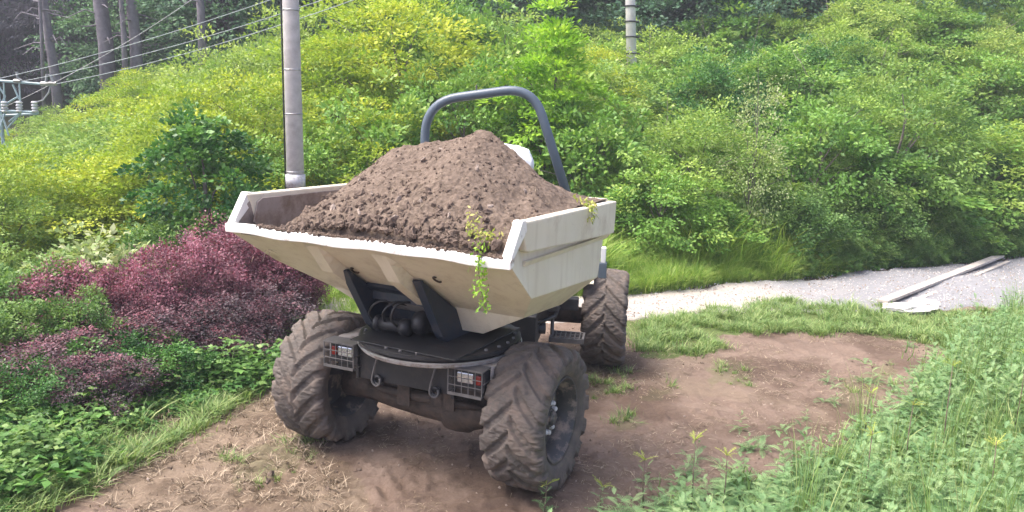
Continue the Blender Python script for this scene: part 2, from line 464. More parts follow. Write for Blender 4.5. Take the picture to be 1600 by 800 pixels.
ROAD = [(-6.0, 10.6), (-3.0, 10.75), (0.0, 10.9), (1.75, 11.2), (2.95, 11.75), (4.6, 12.1), (6.6, 12.4), (9.5, 12.9), (16, 13.6), (22, 16), (20, 24), (15.5, 20.6), (11.9, 18.2), (7.9, 16.1), (4.7, 14.3), (1.85, 12.75), (-0.5, 12.2), (-3, 11.9), (-6, 11.8)]
P_HEDGE_EDGE = gpoly([(-260, 1000), (0, 800), (110, 745), (220, 685), (330, 630), (420, 590), (440, 560), (500, 520)])
LEFT_GREEN = P_HEDGE_EDGE + [(-3.2, 11.0), (-14, 11.0), (-14, 3.5)]
LEFT_DRY = gpoly([(-200, 1000), (70, 800), (300, 800), (560, 800), (560, 740), (480, 690), (450, 620), (500, 520), (430, 560), (330, 610), (220, 665), (110, 725), (0, 780), (-260, 980)])
RIGHT_WEEDS = gpoly([(700, 950), (900, 850), (1010, 800), (1180, 760), (1300, 705), (1420, 645), (1490, 560), (1540, 500), (1620, 480)]) + [(12, 12.2), (14, 10), (12, 3.0), (-0.4, 4.2)]
MID_GRASS = gpoly([(985, 500), (1060, 492), (1180, 478), (1280, 470), (1480, 490), (1560, 492), (1480, 545), (1340, 520), (1240, 512), (1120, 520), (1110, 545), (1080, 560), (1000, 560)])
PATCHES = [gpoly(p) for p in (
    [(355, 770), (350, 715), (440, 690), (520, 680), (500, 710), (430, 750)],
    [(905, 560), (985, 570), (975, 620), (920, 630)],
    [(1110, 570), (1170, 568), (1175, 600), (1115, 605)],
    [(950, 640), (1010, 645), (1000, 670), (945, 665)],
    [(1320, 590), (1400, 575), (1380, 640), (1310, 640)],
    [(1020, 600), (1060, 605), (1050, 625), (1015, 620)])]


def soft_in(x, y, poly, jit=0.25, seed=5, sc=1.6):
    jx = fbm(x * sc, y * sc, seed, 3) * jit * 2; jy = fbm(x * sc + 31, y * sc, seed + 9, 3) * jit * 2
    return inpoly(x + jx, y + jy, poly)


def axis(lo, hi, a, b, fine, growth=1.07, mx=6.0):
    mid = list(np.arange(a, b, fine)); out = []; p = a; s = fine
    while p > lo: s = min(s * growth, mx); p -= s; out.append(p)
    left = out[::-1]; out = []; p = mid[-1]; s = fine
    while p < hi: s = min(s * growth, mx); p += s; out.append(p)
    return np.array(left + mid + out)


def wheel_track(x, y):
    """ruts pressed along the machine's own path and ahead of it"""
    c, s_ = math.cos(-0.426), math.sin(-0.426)
    u = (x - RX) * c + (y - RY) * s_; v = -(x - RX) * s_ + (y - RY) * c
    k = 0 * x
    for cx in (-1.0, -0.1, 1.0):
        du = u - cx - 0.12 * v * 0
        band = np.exp(-(du / 0.24) ** 4)
        k = k - band * (0.026 + 0.024 * sstep(-0.3, 0.0, fbm(x * 2, y * 2, 44, 2)) * np.tanh(3 * np.sin((v + np.abs(du) * 0.9) * 2 * math.pi / 0.21))) * (1 - sstep(-0.6, -0.2, v) * 0.85)
    return k * sstep(-6, -1, -np.abs(v)) * (1 - sstep(2.5, 4, np.abs(v)))


RX, RY = -0.667, 6.457
gx = axis(-100, 100, -4.6, 6.4, 0.032); gy = axis(-30, 95, 4.9, 11.6, 0.032)
GX, GY = np.meshgrid(gx, gy)


def ground_z(x, y, detail=True):
    z = terrain_h(x, y)
    if detail:
        bare = sstep(-4.5, -3.5, x) * (1 - sstep(11, 12, y))
        z = z + (0.035 * fbm(x * 0.9, y * 0.9, 1, 2) + 0.02 * fbm(x * 7, y * 7, 2, 5, 0.7)) * bare
        lump = np.maximum(fbm(x * 19, y * 19, 8, 2, 0.6) - 0.2, 0) * 0.10
        z = z + lump * bare * sstep(-0.15, 0.25, fbm(x * 0.8, y * 0.8, 77, 2) + 0.25 * np.exp(-((x + 0.9) / 1.6) ** 2))
        z = z + wheel_track(x, y)
    return z


GZ = ground_z(GX, GY)
ny, nx = GX.shape
V = np.stack([GX.ravel(), GY.ravel(), GZ.ravel()], 1)
I = np.arange(nx * ny).reshape(ny, nx)
Q = np.stack([I[:-1, :-1].ravel(), I[:-1, 1:].ravel(), I[1:, 1:].ravel(), I[1:, :-1].ravel()], 1)
me = np_mesh('ground', V, Q)
turf = np.zeros(GX.shape)
for p in [LEFT_GREEN, RIGHT_WEEDS, MID_GRASS]: turf = np.maximum(turf, soft_in(GX, GY, p, 0.2) * 1.0)
turf = np.maximum(turf, (GY > np.interp(GX, [-6, 0, 1.85, 4.7, 7.9, 11.9, 20], [11.8, 12.3, 12.75, 14.3, 16.1, 18.2, 24])) * 1.0)
for p in PATCHES: turf = np.maximum(turf, soft_in(GX, GY, p, 0.12, 6, 3) * 0.25)
dry = soft_in(GX, GY, LEFT_DRY, 0.2) * 0.7
dry = np.maximum(dry, 0.45 * sstep(0.12, 0.4, fbm(GX * 0.9, GY * 0.9, 55, 4)))
litter = sstep(1.5, 3.0, GY - np.interp(GX, [-20, -6, 0, 1.85, 4.7, 7.9, 11.9, 20], [9, 11.8, 12.3, 12.75, 14.3, 16.1, 18.2, 24]))
litter = np.maximum(litter, 1.0 * inpoly(GX, GY, [(-2.6, 10.6), (-4.6, 7.6), (-6, 6), (-30, 6), (-30, 30), (-2.6, 30)]))
_c, _s = math.cos(-0.426), math.sin(-0.426); UU = (GX - RX) * _c + (GY - RY) * _s; VVv = -(GX - RX) * _s + (GY - RY) * _c
wet = sstep(-0.15, 0.25, fbm(GX * 1.4, GY * 1.4, 141, 4) + 0.28 * np.exp(-(UU / 1.3) ** 4) * np.exp(-((VVv + 0.9) / 1.6) ** 2) - 0.1)
fattr(me, 'wet', np.clip(wet * 0.8, 0, 1).ravel())
fattr(me, 'litter', litter.ravel()); fattr(me, 'turf', turf.ravel()); fattr(me, 'dry', dry.ravel())
g = link('ground', me, M['ground'], smooth=True); tag(g, kind='structure')

# gravel road: a sheet just above the ground
rx = np.arange(-6, 22, 0.06); t = np.linspace(0, 1, 60)
lo = np.interp(rx, [-6, -3, 0, 1.75, 2.95, 4.6, 6.6, 9.5, 16, 22], [10.7, 10.75, 10.9, 11.2, 11.75, 12.1, 12.4, 12.9, 13.6, 14.5])
hi = np.interp(rx, [-6, -3, -0.5, 1.85, 4.7, 7.9, 11.9, 15.5, 22], [11.8, 11.9, 12.2, 12.75, 14.3, 16.1, 18.2, 20.6, 26])
RXX = np.repeat(rx[:, None], 60, 1); RYY = lo[:, None] * (1 - t) + hi[:, None] * t
RYY = RYY + (fbm(RXX * 2, RYY * 2, 31, 3) * 0.35) * (np.abs(t - 0.5) * 2)[None, :]
edge = np.minimum(t, 1 - t)[None, :]
RZ = ground_z(RXX, RYY) + 0.03 * sstep(0, 0.06, edge) - 0.02 * (edge < 0.001) + 0.02 * fbm(RXX * 6, RYY * 6, 12, 3)
V = np.stack([RXX.ravel(), RYY.ravel(), RZ.ravel()], 1); I = np.arange(RXX.size).reshape(RXX.shape)
Q = np.stack([I[:-1, :-1].ravel(), I[1:, :-1].ravel(), I[1:, 1:].ravel(), I[:-1, 1:].ravel()], 1)
me = np_mesh('gravel_road', V, Q)
pale = np.clip(1 - sstep(3.2, 6.2, RXX + 1.6 * fbm(RXX, RYY, 14, 3)), 0, 1)
fattr(me, 'pale', pale.ravel())
o = link('gravel_road', me, M['gravel'], smooth=True); tag(o, kind='structure')

# ------------------------------------------------------------------ leaf geometry
def leaf_quads(C, D, N, L, W, fold=0.0):
    """one kite per leaf. C base (n,3), D direction, N normal, L,W arrays"""
    D = D / np.linalg.norm(D, axis=1, keepdims=True)
    Sd = np.cross(D, N); Sd /= (np.linalg.norm(Sd, axis=1, keepdims=True) + 1e-9)
    L = L[:, None]; W = W[:, None]
    up = np.cross(Sd, D)
    p0 = C; p1 = C + D * L * 0.45 + Sd * W * 0.5 + up * L * fold; p2 = C + D * L; p3 = C + D * L * 0.45 - Sd * W * 0.5 + up * L * fold
    V = np.stack([p0, p1, p2, p3], 1).reshape(-1, 3)
    Q = np.arange(len(C) * 4).reshape(-1, 4)
    return V, Q


def unit(v): return v / (np.linalg.norm(v, axis=-1, keepdims=True) + 1e-9)


def leaf_mesh(name, C, D, N, L, W, rnd, fold=0.06):
    V, Q = leaf_quads(C, D, N, L, W, fold)
    me = np_mesh(name, V, Q); fattr(me, 'rnd', np.repeat(rnd, 4)); return me


def crown_pts(r, H=3.0, R=1.5, zc=0.55, n_clump=260, per=45, cr=0.28, flat=0.45, shell=0.75, lump=0.35, top_sharp=0.0, low=0.05):
    """clump centres through a lumpy ovoid; leaves gathered round each"""
    d = unit(r.normal(size=(n_clump, 3)))
    ph = np.arctan2(d[:, 1], d[:, 0])
    rad = 1 + lump * (np.sin(ph * 3 + d[:, 2] * 4 + r.uniform(0, 6)) * 0.5 + np.sin(ph * 5 - d[:, 2] * 7 + r.uniform(0, 6)) * 0.35)
    q = r.uniform(0, 1, n_clump) ** (1 / 3) * (1 - shell) + shell * (1 - 0.25 * r.uniform(0, 1, n_clump) ** 2)
    cc = d * (rad * q)[:, None]
    wz = cc[:, 2]
    narrow = 1 - top_sharp * np.clip(wz, 0, 1.3) * 0.7
    cc[:, 0] *= R * narrow; cc[:, 1] *= R * narrow
    cc[:, 2] = H * zc + cc[:, 2] * H * np.where(wz > 0, 1 - zc, zc - low) * 0.95
    cidx = np.repeat(np.arange(n_clump), per)
    off = unit(r.normal(size=(n_clump * per, 3))) * (r.uniform(0, 1, n_clump * per) ** 0.45)[:, None]; off[:, 2] *= flat
    outd = cc - np.array([0, 0, H * zc * 0.8]); outd = unit(outd)
    sz = r.uniform(0.7, 1.3, n_clump)[cidx][:, None]
    # tilt clump downwards towards its outer edge
    hor = np.einsum('ij,ij->i', off[:, :2], outd[cidx][:, :2])
    P = cc[cidx] + off * cr * sz; P[:, 2] -= np.maximum(hor, 0) * cr * 0.45
    D = unit(off * np.array([1, 1, 0.5]) + outd[cidx] * 0.7 + r.normal(size=off.shape) * 0.35 + np.array([0, 0, -0.35]))
    N = unit(np.array([0, 0, 0.55]) + r.normal(size=off.shape) * 0.55 + outd[cidx] * 0.75)
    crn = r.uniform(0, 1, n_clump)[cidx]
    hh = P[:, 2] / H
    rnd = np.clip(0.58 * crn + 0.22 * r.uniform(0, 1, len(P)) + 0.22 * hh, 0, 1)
    return cc, P, D, N, rnd


def make_crown(name, seed, L=0.09, W=0.05, **kw):
    r = np.random.default_rng(seed)
    cc, P, D, N, rnd = crown_pts(r, **kw)
    n = len(P)
    me = leaf_mesh(name, P, D, N, L * r.uniform(0.7, 1.35, n), W * r.uniform(0.7, 1.3, n), rnd)
    return me, cc


def trunk_mesh(name, seed, H, r0, cc, nl=10, lean=0.04, forks=1, n=7):
    r = np.random.default_rng(seed); mb = MB(); K = 7
    pts = [Vector((math.sin(i * 1.3 + seed) * lean * i / K * H * 0.5, math.cos(i * 1.7 + seed) * lean * i / K * H * 0.5, H * 0.85 * i / K)) for i in range(K + 1)]
    mb.tube(pts, [r0 * (1 - 0.8 * i / K) for i in range(K + 1)], n)
    sel = r.choice(len(cc), min(nl, len(cc)), replace=False)
    for i in sel:
        e = Vector(cc[i]); k = min(max(e.z / H * 0.7, 0.08), 0.8) * K
        b = pts[int(k)].lerp(pts[min(int(k) + 1, K)], k - int(k))
        m_ = b.lerp(e, 0.5) + Vector((0, 0, 0.06 * H)); rr = r0 * 0.42
        mb.tube([b, m_, e], [rr, rr * 0.6, rr * 0.2], 5)
    return mb.mesh(name)


KINDS = {}


def kind(key, mat, bark, seed, trunk_r=0.05, nl=12, **kw):
    me, cc = make_crown(key + '_crown', seed, **kw); me.materials.append(M[mat])
    H = kw.get('H', 3.0); tm = trunk_mesh(key + '_trunk', seed, H, trunk_r, cc, nl); tm.materials.append(M[bark])
    KINDS[key] = (me, tm, H, kw.get('R', 1.5))


kind('bigleaf', 'lf_bush', 'bark', 24, 0.04, 14, L=0.17, W=0.095, H=3.2, R=1.4, n_clump=130, per=40, cr=0.36, flat=0.4, shell=0.7, lump=0.5, top_sharp=0.3)
kind('fine', 'lf_maple', 'bark', 25, 0.04, 14, L=0.07, W=0.045, H=3.0, R=1.4, n_clump=180, per=80, cr=0.28, flat=0.5, shell=0.72, lump=0.6, top_sharp=0.2)
#  templates: real-size leaves, copied with small scale changes
kind('robinia', 'lf_robinia', 'bark', 11, 0.05, 16, L=0.09, W=0.048, H=4, R=1.7, n_clump=220, per=80, cr=0.42, flat=0.32, shell=0.7, lump=0.4)
kind('robinia_b', 'lf_robinia', 'bark', 12, 0.05, 16, L=0.09, W=0.048, H=4, R=1.5, n_clump=200, per=80, cr=0.40, flat=0.32, shell=0.7, lump=0.5, top_sharp=0.3)
kind('soft', 'lf_robinia_dull', 'bark', 13, 0.05, 14, L=0.09, W=0.05, H=3.5, R=1.7, n_clump=200, per=80, cr=0.40, flat=0.35, shell=0.7, lump=0.45)
kind('bush', 'lf_bush', 'bark', 14, 0.04, 14, L=0.095, W=0.058, H=3, R=1.6, n_clump=170, per=75, cr=0.33, flat=0.45, shell=0.72, lump=0.4)
kind('bush_b', 'lf_bush', 'bark', 15, 0.04, 14, L=0.125, W=0.075, H=3, R=1.4, n_clump=150, per=48, cr=0.32, flat=0.5, shell=0.72, lump=0.55, top_sharp=0.3)
kind('bright', 'lf_bright', 'bark', 16, 0.05, 12, L=0.12, W=0.05, H=4.5, R=1.1, n_clump=240, per=60, cr=0.32, flat=0.25, shell=0.6, lump=0.4, top_sharp=0.75)
kind('maple', 'lf_maple', 'bark', 17, 0.07, 14, L=0.10, W=0.085, H=4, R=1.3, n_clump=200, per=60, cr=0.30, flat=0.45, shell=0.65, lump=0.35, top_sharp=0.35)
kind('dark', 'lf_dark', 'bark_violet', 18, 0.14, 14, L=0.16, W=0.10, H=9, R=3.2, n_clump=420, per=46, cr=0.75, flat=0.3, shell=0.65, lump=0.45, low=0.0)
kind('conifer', 'lf_conifer', 'bark_violet', 19, 0.2, 24, L=0.22, W=0.035, H=14, R=2.6, n_clump=420, per=46, cr=0.7, flat=0.35, shell=0.3, lump=0.5, zc=0.6, top_sharp=0.6, low=0.25)
kind('wispy', 'lf_pale', 'bark', 20, 0.03, 16, L=0.06, W=0.035, H=3.6, R=0.9, n_clump=150, per=26, cr=0.25, flat=0.6, shell=0.45, lump=0.5, top_sharp=0.6)


def plant(name, key, x, y, top_z=None, width=None, label=None, cat='tree', group=None, parts=('trunk', 'crown'), rz=None, mat=None, sink=0.1, sz=None):
    cm, tm, H, R = KINDS[key]
    gz = float(ground_z(x, y, False)) - sink
    s_z = sz if sz else (top_z - gz) / (H * 1.03)
    s_x = width / (2 * R) if width else s_z
    o = empty(name, (x, y, gz), rng.uniform(0, 6.28) if rz is None else rz)
    o.scale = (s_x, s_x, s_z)
    t = link(parts[0], tm, parent=o); c = link(parts[1], cm, parent=o)
    if mat: 
        c.material_slots[0].link = 'OBJECT'; c.material_slots[0].material = M[mat]
    tag(o, label, cat, group)
    return o


def plant_px(name, key, px, row, Y, wpx, label, cat='tree', group=None, **kw):
    """a plant standing at depth Y whose crown tops out on the given sight line"""
    p = at_y(px, row, Y)
    return plant(name, key, float(p[0]), Y, float(p[2]), wpx / F_PX * Y, label, cat, group, **kw)


# ------------------------------------------------------------------ scatter ("stuff" made of instances)
def scatter(name, templates, P, rot, scl, label=None, cat=None, kind_='stuff', idx=None, seed=0):
    P = np.asarray(P, np.float32); n = len(P)
    me = bpy.data.meshes.new(name); me.vertices.add(n); me.vertices.foreach_set('co', P.ravel()); me.update()
    a = me.attributes.new('rot', 'FLOAT_VECTOR', 'POINT'); a.data.foreach_set('vector', np.asarray(rot, np.float32).ravel())
    scl = np.asarray(scl, np.float32)
    if scl.ndim == 1: scl = np.repeat(scl[:, None], 3, 1)
    a = me.attributes.new('scl', 'FLOAT_VECTOR', 'POINT'); a.data.foreach_set('vector', scl.ravel())
    if idx is None: idx = np.random.default_rng(seed + n).integers(0, len(templates), n)
    a = me.attributes.new('idx', 'INT', 'POINT'); a.data.foreach_set('value', np.asarray(idx, np.int32))
    o = link(name, me); tag(o, label, cat, None, kind_)
    ng = bpy.data.node_groups.new(name + '_nodes', 'GeometryNodeTree')
    ng.interface.new_socket('Geometry', in_out='INPUT', socket_type='NodeSocketGeometry')
    ng.interface.new_socket('Geometry', in_out='OUTPUT', socket_type='NodeSocketGeometry')
    N, L = ng.nodes, ng.links
    gi = N.new('NodeGroupInput'); go = N.new('NodeGroupOutput'); j = N.new('GeometryNodeJoinGeometry')

    def named(t, nm):
        q = N.new('GeometryNodeInputNamedAttribute'); q.data_type = t; q.inputs['Name'].default_value = nm; return q.outputs[0]
    r_ = N.new('FunctionNodeEulerToRotation'); L.new(named('FLOAT_VECTOR', 'rot'), r_.inputs[0]); s_ = named('FLOAT_VECTOR', 'scl'); ii = named('INT', 'idx')
    for k, tm in enumerate(templates):
        to = bpy.data.objects.new(name + '_source', tm)
        oi = N.new('GeometryNodeObjectInfo'); oi.inputs['Object'].default_value = to; oi.inputs['As Instance'].default_value = True
        c = N.new('FunctionNodeCompare'); c.data_type = 'INT'; c.operation = 'EQUAL'
        ci = [s for s in c.inputs if s.type == 'INT']; L.new(ii, ci[0]); ci[1].default_value = k
        ip = N.new('GeometryNodeInstanceOnPoints')
        L.new(gi.outputs[0], ip.inputs['Points']); L.new(c.outputs[0], ip.inputs['Selection']); L.new(oi.outputs['Geometry'], ip.inputs['Instance'])
        L.new(r_.outputs[0], ip.inputs['Rotation']); L.new(s_, ip.inputs['Scale']); L.new(ip.outputs[0], j.inputs[0])
    L.new(j.outputs[0], go.inputs[0])
    md = o.modifiers.new('scatter', 'NODES'); md.node_group = ng
    return o


def sample_poly(poly, dens, r, jit=0.2, seed=5):
    xs = [p[0] for p in poly]; ys = [p[1] for p in poly]
    A = (max(xs) - min(xs)) * (max(ys) - min(ys)); n = int(A * dens)
    x = r.uniform(min(xs), max(xs), n); y = r.uniform(min(ys), max(ys), n)
    k = soft_in(x, y, poly, jit, seed); return x[k], y[k]


def drop(x, y, r, smin, smax, tilt=0.0, dz=0.0):
    z = ground_z(x, y) + dz
    n = len(x); rot = np.stack([r.normal(size=n) * tilt, r.normal(size=n) * tilt, r.uniform(0, 6.28, n)], 1)
    return np.stack([x, y, z], 1), rot, r.uniform(smin, smax, n)


def in_view(x, y, pad=0.08):
    return (np.abs(x) < (0.645 + pad) * y + 0.6) & (y > 4.0)

# ------------------------------------------------------------------ the dumper
TR, TW, TT, HINGE, ART, SWIV = 0.573, 0.483, 0.998, 1.399, 0.285, -0.057
dump = empty('dumper', (RX, RY, 0), -0.426)
tag(dump, 'muddy four wheeled swivel dumper with cream white skip full of soil', 'dumper')


def rear(p):
    c, s_ = math.cos(ART), math.sin(ART)
    return (p[0] * c - p[1] * s_, HINGE + p[0] * s_ + p[1] * c, p[2])


# tyre: revolved, with real chevron lugs
def tyre_mesh(seed=0):
    nA, nP = 720, 72
    A = np.linspace(0, 2 * math.pi, nA, endpoint=False)
    # profile: x across, r radius; from inner bead over the tread to the other bead
    prof = [(-0.175, 0.33), (-0.20, 0.345), (-0.228, 0.385), (-0.243, 0.43), (-0.243, 0.475), (-0.228, 0.515), (-0.205, 0.537)]
    prof += [(x, 0.553 - 0.018 * (abs(x) / 0.19) ** 2.4) for x in np.linspace(-0.19, 0.19, 30)]
    prof += [(-x, r_) for x, r_ in prof[6::-1]]
    px_ = np.array([p[0] for p in prof]); pr_ = np.array([p[1] for p in prof])
    s_ = np.concatenate([[0], np.cumsum(np.hypot(np.diff(px_), np.diff(pr_)))]); tt = np.linspace(0, s_[-1], nP * 1)
    X = np.interp(tt, s_, px_); R_ = np.interp(tt, s_, pr_)
    AA, XX = np.meshgrid(A, X, indexing='ij'); RR = np.repeat(R_[None, :], nA, 0)
    N_ = 16
    ax = np.abs(XX); side = np.where(XX > 0, 0.5, 0.0)
    # bars sweep back from the centre line
    sweep = 1.75 * np.power(np.clip(ax, 0, 0.3), 0.85)
    ph = (AA * N_ / (2 * math.pi) + side - sweep * N_ / (2 * math.pi) * 0.9) % 1.0
    wd_ = 0.30 + 0.05 * vnoise(AA * 8, XX * 14, 3)
    bar = sstep(0.0, 0.032, wd_ - np.abs(ph - 0.5) + 0.03)
    tread = sstep(0.40, 0.505, RR) * np.where(RR > 0.5, 1, sstep(0.43, 0.5, RR))
    ctr = sstep(0.0, 0.012, ax + 0.01)
    h = bar * tread * ctr * 0.030
    h = h + 0.010 * vnoise(AA * 25, XX * 28, 5) * tread + 0.006 * fbm(AA * 60, XX * 70, 6, 3) * tread - 0.004 * tread
    # chipped edges
    h = h - 0.010 * sstep(0.25, 0.45, fbm(AA * 13, XX * 20, 9, 3)) * bar * tread
    # displace outward in the profile plane
    dx = np.gradient(X, tt); dr = np.gradient(R_, tt); nx_, nr_ = -dr, dx
    nn = np.hypot(nx_, nr_); nx_, nr_ = nx_ / nn, nr_ / nn
    XX2 = XX + h * nx_[None, :]; RR2 = RR + h * nr_[None, :]
    # sidewall ring bead
    V = np.stack([XX2, RR2 * np.cos(AA), RR2 * np.sin(AA)], 2).reshape(-1, 3)
    I = np.arange(nA * nP).reshape(nA, nP); J = np.roll(I, -1, 0)
    Q = np.stack([I[:, :-1].ravel(), I[:, 1:].ravel(), J[:, 1:].ravel(), J[:, :-1].ravel()], 1)
    me = np_mesh('tyre', V, Q); me.materials.append(M['rubber']); me.polygons.foreach_set('use_smooth', [True] * len(me.polygons)); return me


TYRE = tyre_mesh()
# rim: deep dish, outer face towards +x
rm = MB()
rm.lathe([(0.335, 0.19), (0.348, 0.20), (0.345, 0.215), (0.328, 0.205), (0.318, 0.16), (0.292, 0.13), (0.288, 0.02), (0.30, -0.12), (0.335, -0.19), (0.345, -0.2), (0.35, -0.185), (0.335, -0.17), (0.335, 0.19)], (0, 0, 0), 48, 'x')
RIM = rm.mesh('rim'); RIM.materials.append(M['rim']); RIM.polygons.foreach_set('use_smooth', [True] * len(RIM.polygons))
dm = MB()
dm.lathe([(0.29, -0.02), (0.22, 0.0), (0.18, 0.01), (0.15, 0.012), (0.10, 0.012), (0.085, 0.03), (0.075, 0.05), (0.001, 0.055), (0.001, -0.07), (0.29, -0.04), (0.29, -0.02)], (0.07, 0, 0), 40, 'x')
DISC = dm.mesh('wheel'); DISC.materials.append(M['rim'])
hb = MB(); hb.lathe([(0.001, 0.085), (0.045, 0.082), (0.058, 0.07), (0.06, 0.05), (0.001, 0.05)], (0.07, 0, 0), 24, 'x')
HUB = hb.mesh('hub_cap'); HUB.materials.append(M['rim'])
nb = MB(); nb.lathe([(0.001, 0.04), (0.014, 0.04), (0.021, 0.03), (0.021, 0.0), (0.001, 0.0)], (0, 0, 0), 6, 'x')
NUT = nb.mesh('wheel_nut'); NUT.materials.append(M['nut'])


def wheel(x, y, rz, flip, spin):
    w = bpy.data.objects.new('wheel', DISC); COL.objects.link(w); w.parent = dump
    w.location = (x, y, TR)
    w.rotation_euler = (spin, 0, rz + (math.pi if flip else 0))
    t = link('tyre', TYRE, parent=w)
    link('rim', RIM, parent=w); link('hub_cap', HUB, parent=w)
    for k in range(10):
        a = k * math.pi / 5
        q = link('wheel_nut', NUT, parent=w); q.location = (0.082, 0.122 * math.cos(a), 0.122 * math.sin(a))
    return w


wheel(TT, 0, 0, False, 0.3); wheel(-TT, 0, 0, True, 1.1)
for sx in (1, -1):
    p = rear((sx * TT, 1.637, 0)); wheel(p[0], p[1], ART, sx < 0, 0.7 + sx)

# front chassis
c = MB()
c.box((0, -0.37, 0.89), (0.90, 0.05, 0.26))                 # front plate
c.box((0, 0.1, 0.89), (0.86, 0.9, 0.25))
c.box((0.57, -0.33, 0.81), (0.24, 0.10, 0.06)); c.box((-0.55, -0.33, 0.83), (0.24, 0.10, 0.06))
c.box((0.445, -0.385, 0.87), (0.03, 0.06, 0.26)); c.box((-0.445, -0.385, 0.89), (0.03, 0.06, 0.26))
c.build('front_chassis', M['black'], dump, bevel=0.008)
for sx in (1, -1):
    t_ = MB(); t_.prism([(sx * 0.36, -0.40), (sx * 0.76, -0.36), (sx * 0.76, 0.35), (sx * 0.3, 0.45)], 1.015, 1.035, 'xy')
    t_.prism([(sx * 0.742, -0.36), (sx * 0.76, -0.36), (sx * 0.76, 0.3), (sx * 0.742, 0.3)], 0.80, 1.014, 'xy')
    t_.build('deck_plate', M['paleplate'], dump, bevel=0.004)
# tow straps under the turntable
for x in (-0.27, 0.27):
    h = MB()
    pts = [(x + 0.045, -0.425, 1.03), (x + 0.02, -0.435, 0.93), (x - 0.008, -0.44, 0.82)] + [(x + 0.03 - 0.04 * math.cos(a), -0.445, 0.785 - 0.045 * math.sin(a)) for a in np.linspace(0, 3.6, 9)]
    h.tube(pts, 0.009, 6)
    h.build('towing_hook', M['cage'], dump, True)
    e = MB(); e.lathe([(0.02, -0.01), (0.045, -0.01), (0.045, 0.015), (0.02, 0.015), (0.02, -0.01)], (0, 0, 0), 20)
    o = e.build('towing_eye', M['black'], dump, True); o.location = (x + 0.03, -0.42, 0.78); o.rotation_euler = (math.pi / 2, 0, 0)
# axle
a = MB()
a.tube([(-0.8, 0, TR), (-0.62, 0, TR), (-0.55, 0, TR - 0.03), (-0.30, 0, 0.51), (0.0, 0, 0.495), (0.45, 0, 0.495), (0.66, 0, TR - 0.03), (0.8, 0, TR)], [0.15, 0.15, 0.12, 0.12, 0.13, 0.15, 0.12, 0.15], 16)
a.lathe([(0.001, -0.20), (0.10, -0.19), (0.17, -0.1), (0.18, 0), (0.17, 0.1), (0.1, 0.19), (0.001, 0.2)], (0.30, 0.03, 0.47), 18, 'x')
for x in (-0.3, 0.3): a.box((x, -0.02, TR + 0.06), (0.14, 0.2, 0.16))
a.build('front_axle', M['grime'], dump, True)
a = MB(); p0, p1 = rear((-0.82, 1.637, TR)), rear((0.82, 1.637, TR)); a.tube([p0, p1], 0.10, 12); a.build('rear_axle', M['grime'], dump, True)
for x in (-0.12, 0.2, 0.30):
    q = MB(); q.box((x, -0.215, 0.63 + 0.03 * math.sin(x * 9)), (0.12, 0.012, 0.17)); q.build('mud_flap', M['grime'], dump)
a = MB(); a.tube([(-0.50, -0.15, 0.60), (-0.2, -0.16, 0.60), (0.2, -0.16, 0.60), (0.6, -0.15, 0.60)], [0.022, 0.045, 0.045, 0.022], 10); a.build('steering_cylinder', M['grime'], dump, True)

# lamps behind wire guards
for sx in (1, -1):
    lx = 0.60 if sx > 0 else -0.565
    n_before = set(COL.objects)
    b_ = MB(); b_.box((lx, -0.38, 0.93), (0.27, 0.10, 0.17)); lh = b_.build('headlamp', M['black'], dump, bevel=0.008)
    q = MB(); q.box((lx - sx * 0.025, -0.437, 0.95), (0.14, 0.035, 0.085)); q.build('lens', M['lens'], lh, bevel=0.01)
    q = MB(); q.box((lx + sx * 0.088, -0.437, 0.945), (0.042, 0.03, 0.075)); q.build('red_lens', M['redlens'], lh, bevel=0.008)
    gq = MB(); y_ = -0.50; x0, x1, z0, z1 = lx - 0.145, lx + 0.145, 0.835, 1.03
    for k in range(6):
        x = x0 + (x1 - x0) * k / 5; gq.tube([(x, y_, z0), (x, y_, z1)], 0.0036 if 0 < k < 5 else 0.006, 5)
    for k in range(4):
        z = z0 + (z1 - z0) * k / 3; gq.tube([(x0, y_ - 0.002, z), (x1, y_ - 0.002, z)], 0.0036 if 0 < k < 3 else 0.006, 5)
    for x in (x0, x1):
        for z in (z0, (z0 + z1) / 2, z1): gq.tube([(x, y_, z), (x, -0.36, z)], 0.0045, 5)
    gq.box((lx, -0.505, z0 - 0.005), (0.29, 0.012, 0.02)); gq.box((lx, -0.43, z1 + 0.005), (0.30, 0.15, 0.008))
    gq.build('lamp_guard', M['cage'], lh)
    lh.location.z = 0.0 if sx > 0 else 0.03

# turntable
t_ = MB()
t_.lathe([(0.30, 1.035), (0.655, 1.035), (0.665, 1.045), (0.665, 1.062), (0.30, 1.062), (0.30, 1.035)], (0.10, 0, 0), 72)
tt_ = t_.build('turntable', M['paleplate'], dump)
t_ = MB(); t_.lathe([(0.30, 1.063), (0.62, 1.063), (0.62, 1.093), (0.3, 1.093), (0.3, 1.063)], (0.10, 0, 0), 72); t_.build('slew_ring', M['black'], tt_)
t_ = MB(); t_.lathe([(0.30, 1.094), (0.668, 1.094), (0.672, 1.10), (0.672, 1.125), (0.66, 1.13), (0.3, 1.13), (0.3, 1.094)], (0.10, 0, 0), 72); t_.build('top_ring', M['black'], tt_)
t_ = MB(); t_.lathe([(0.675, 1.07), (0.683, 1.07), (0.683, 1.082), (0.675, 1.082), (0.675, 1.07)], (0.10, 0, 0), 72); t_.build('edge_strip', M['steel'], tt_)
for k in range(28):
    a_ = k * 2 * math.pi / 28
    q = MB(); q.lathe([(0.001, 0.016), (0.012, 0.016), (0.015, 0.01), (0.015, 0), (0.001, 0)], (0.10 + 0.62 * math.cos(a_), 0.62 * math.sin(a_), 1.13), 6)
    q.build('bolt', M['cage'], tt_)

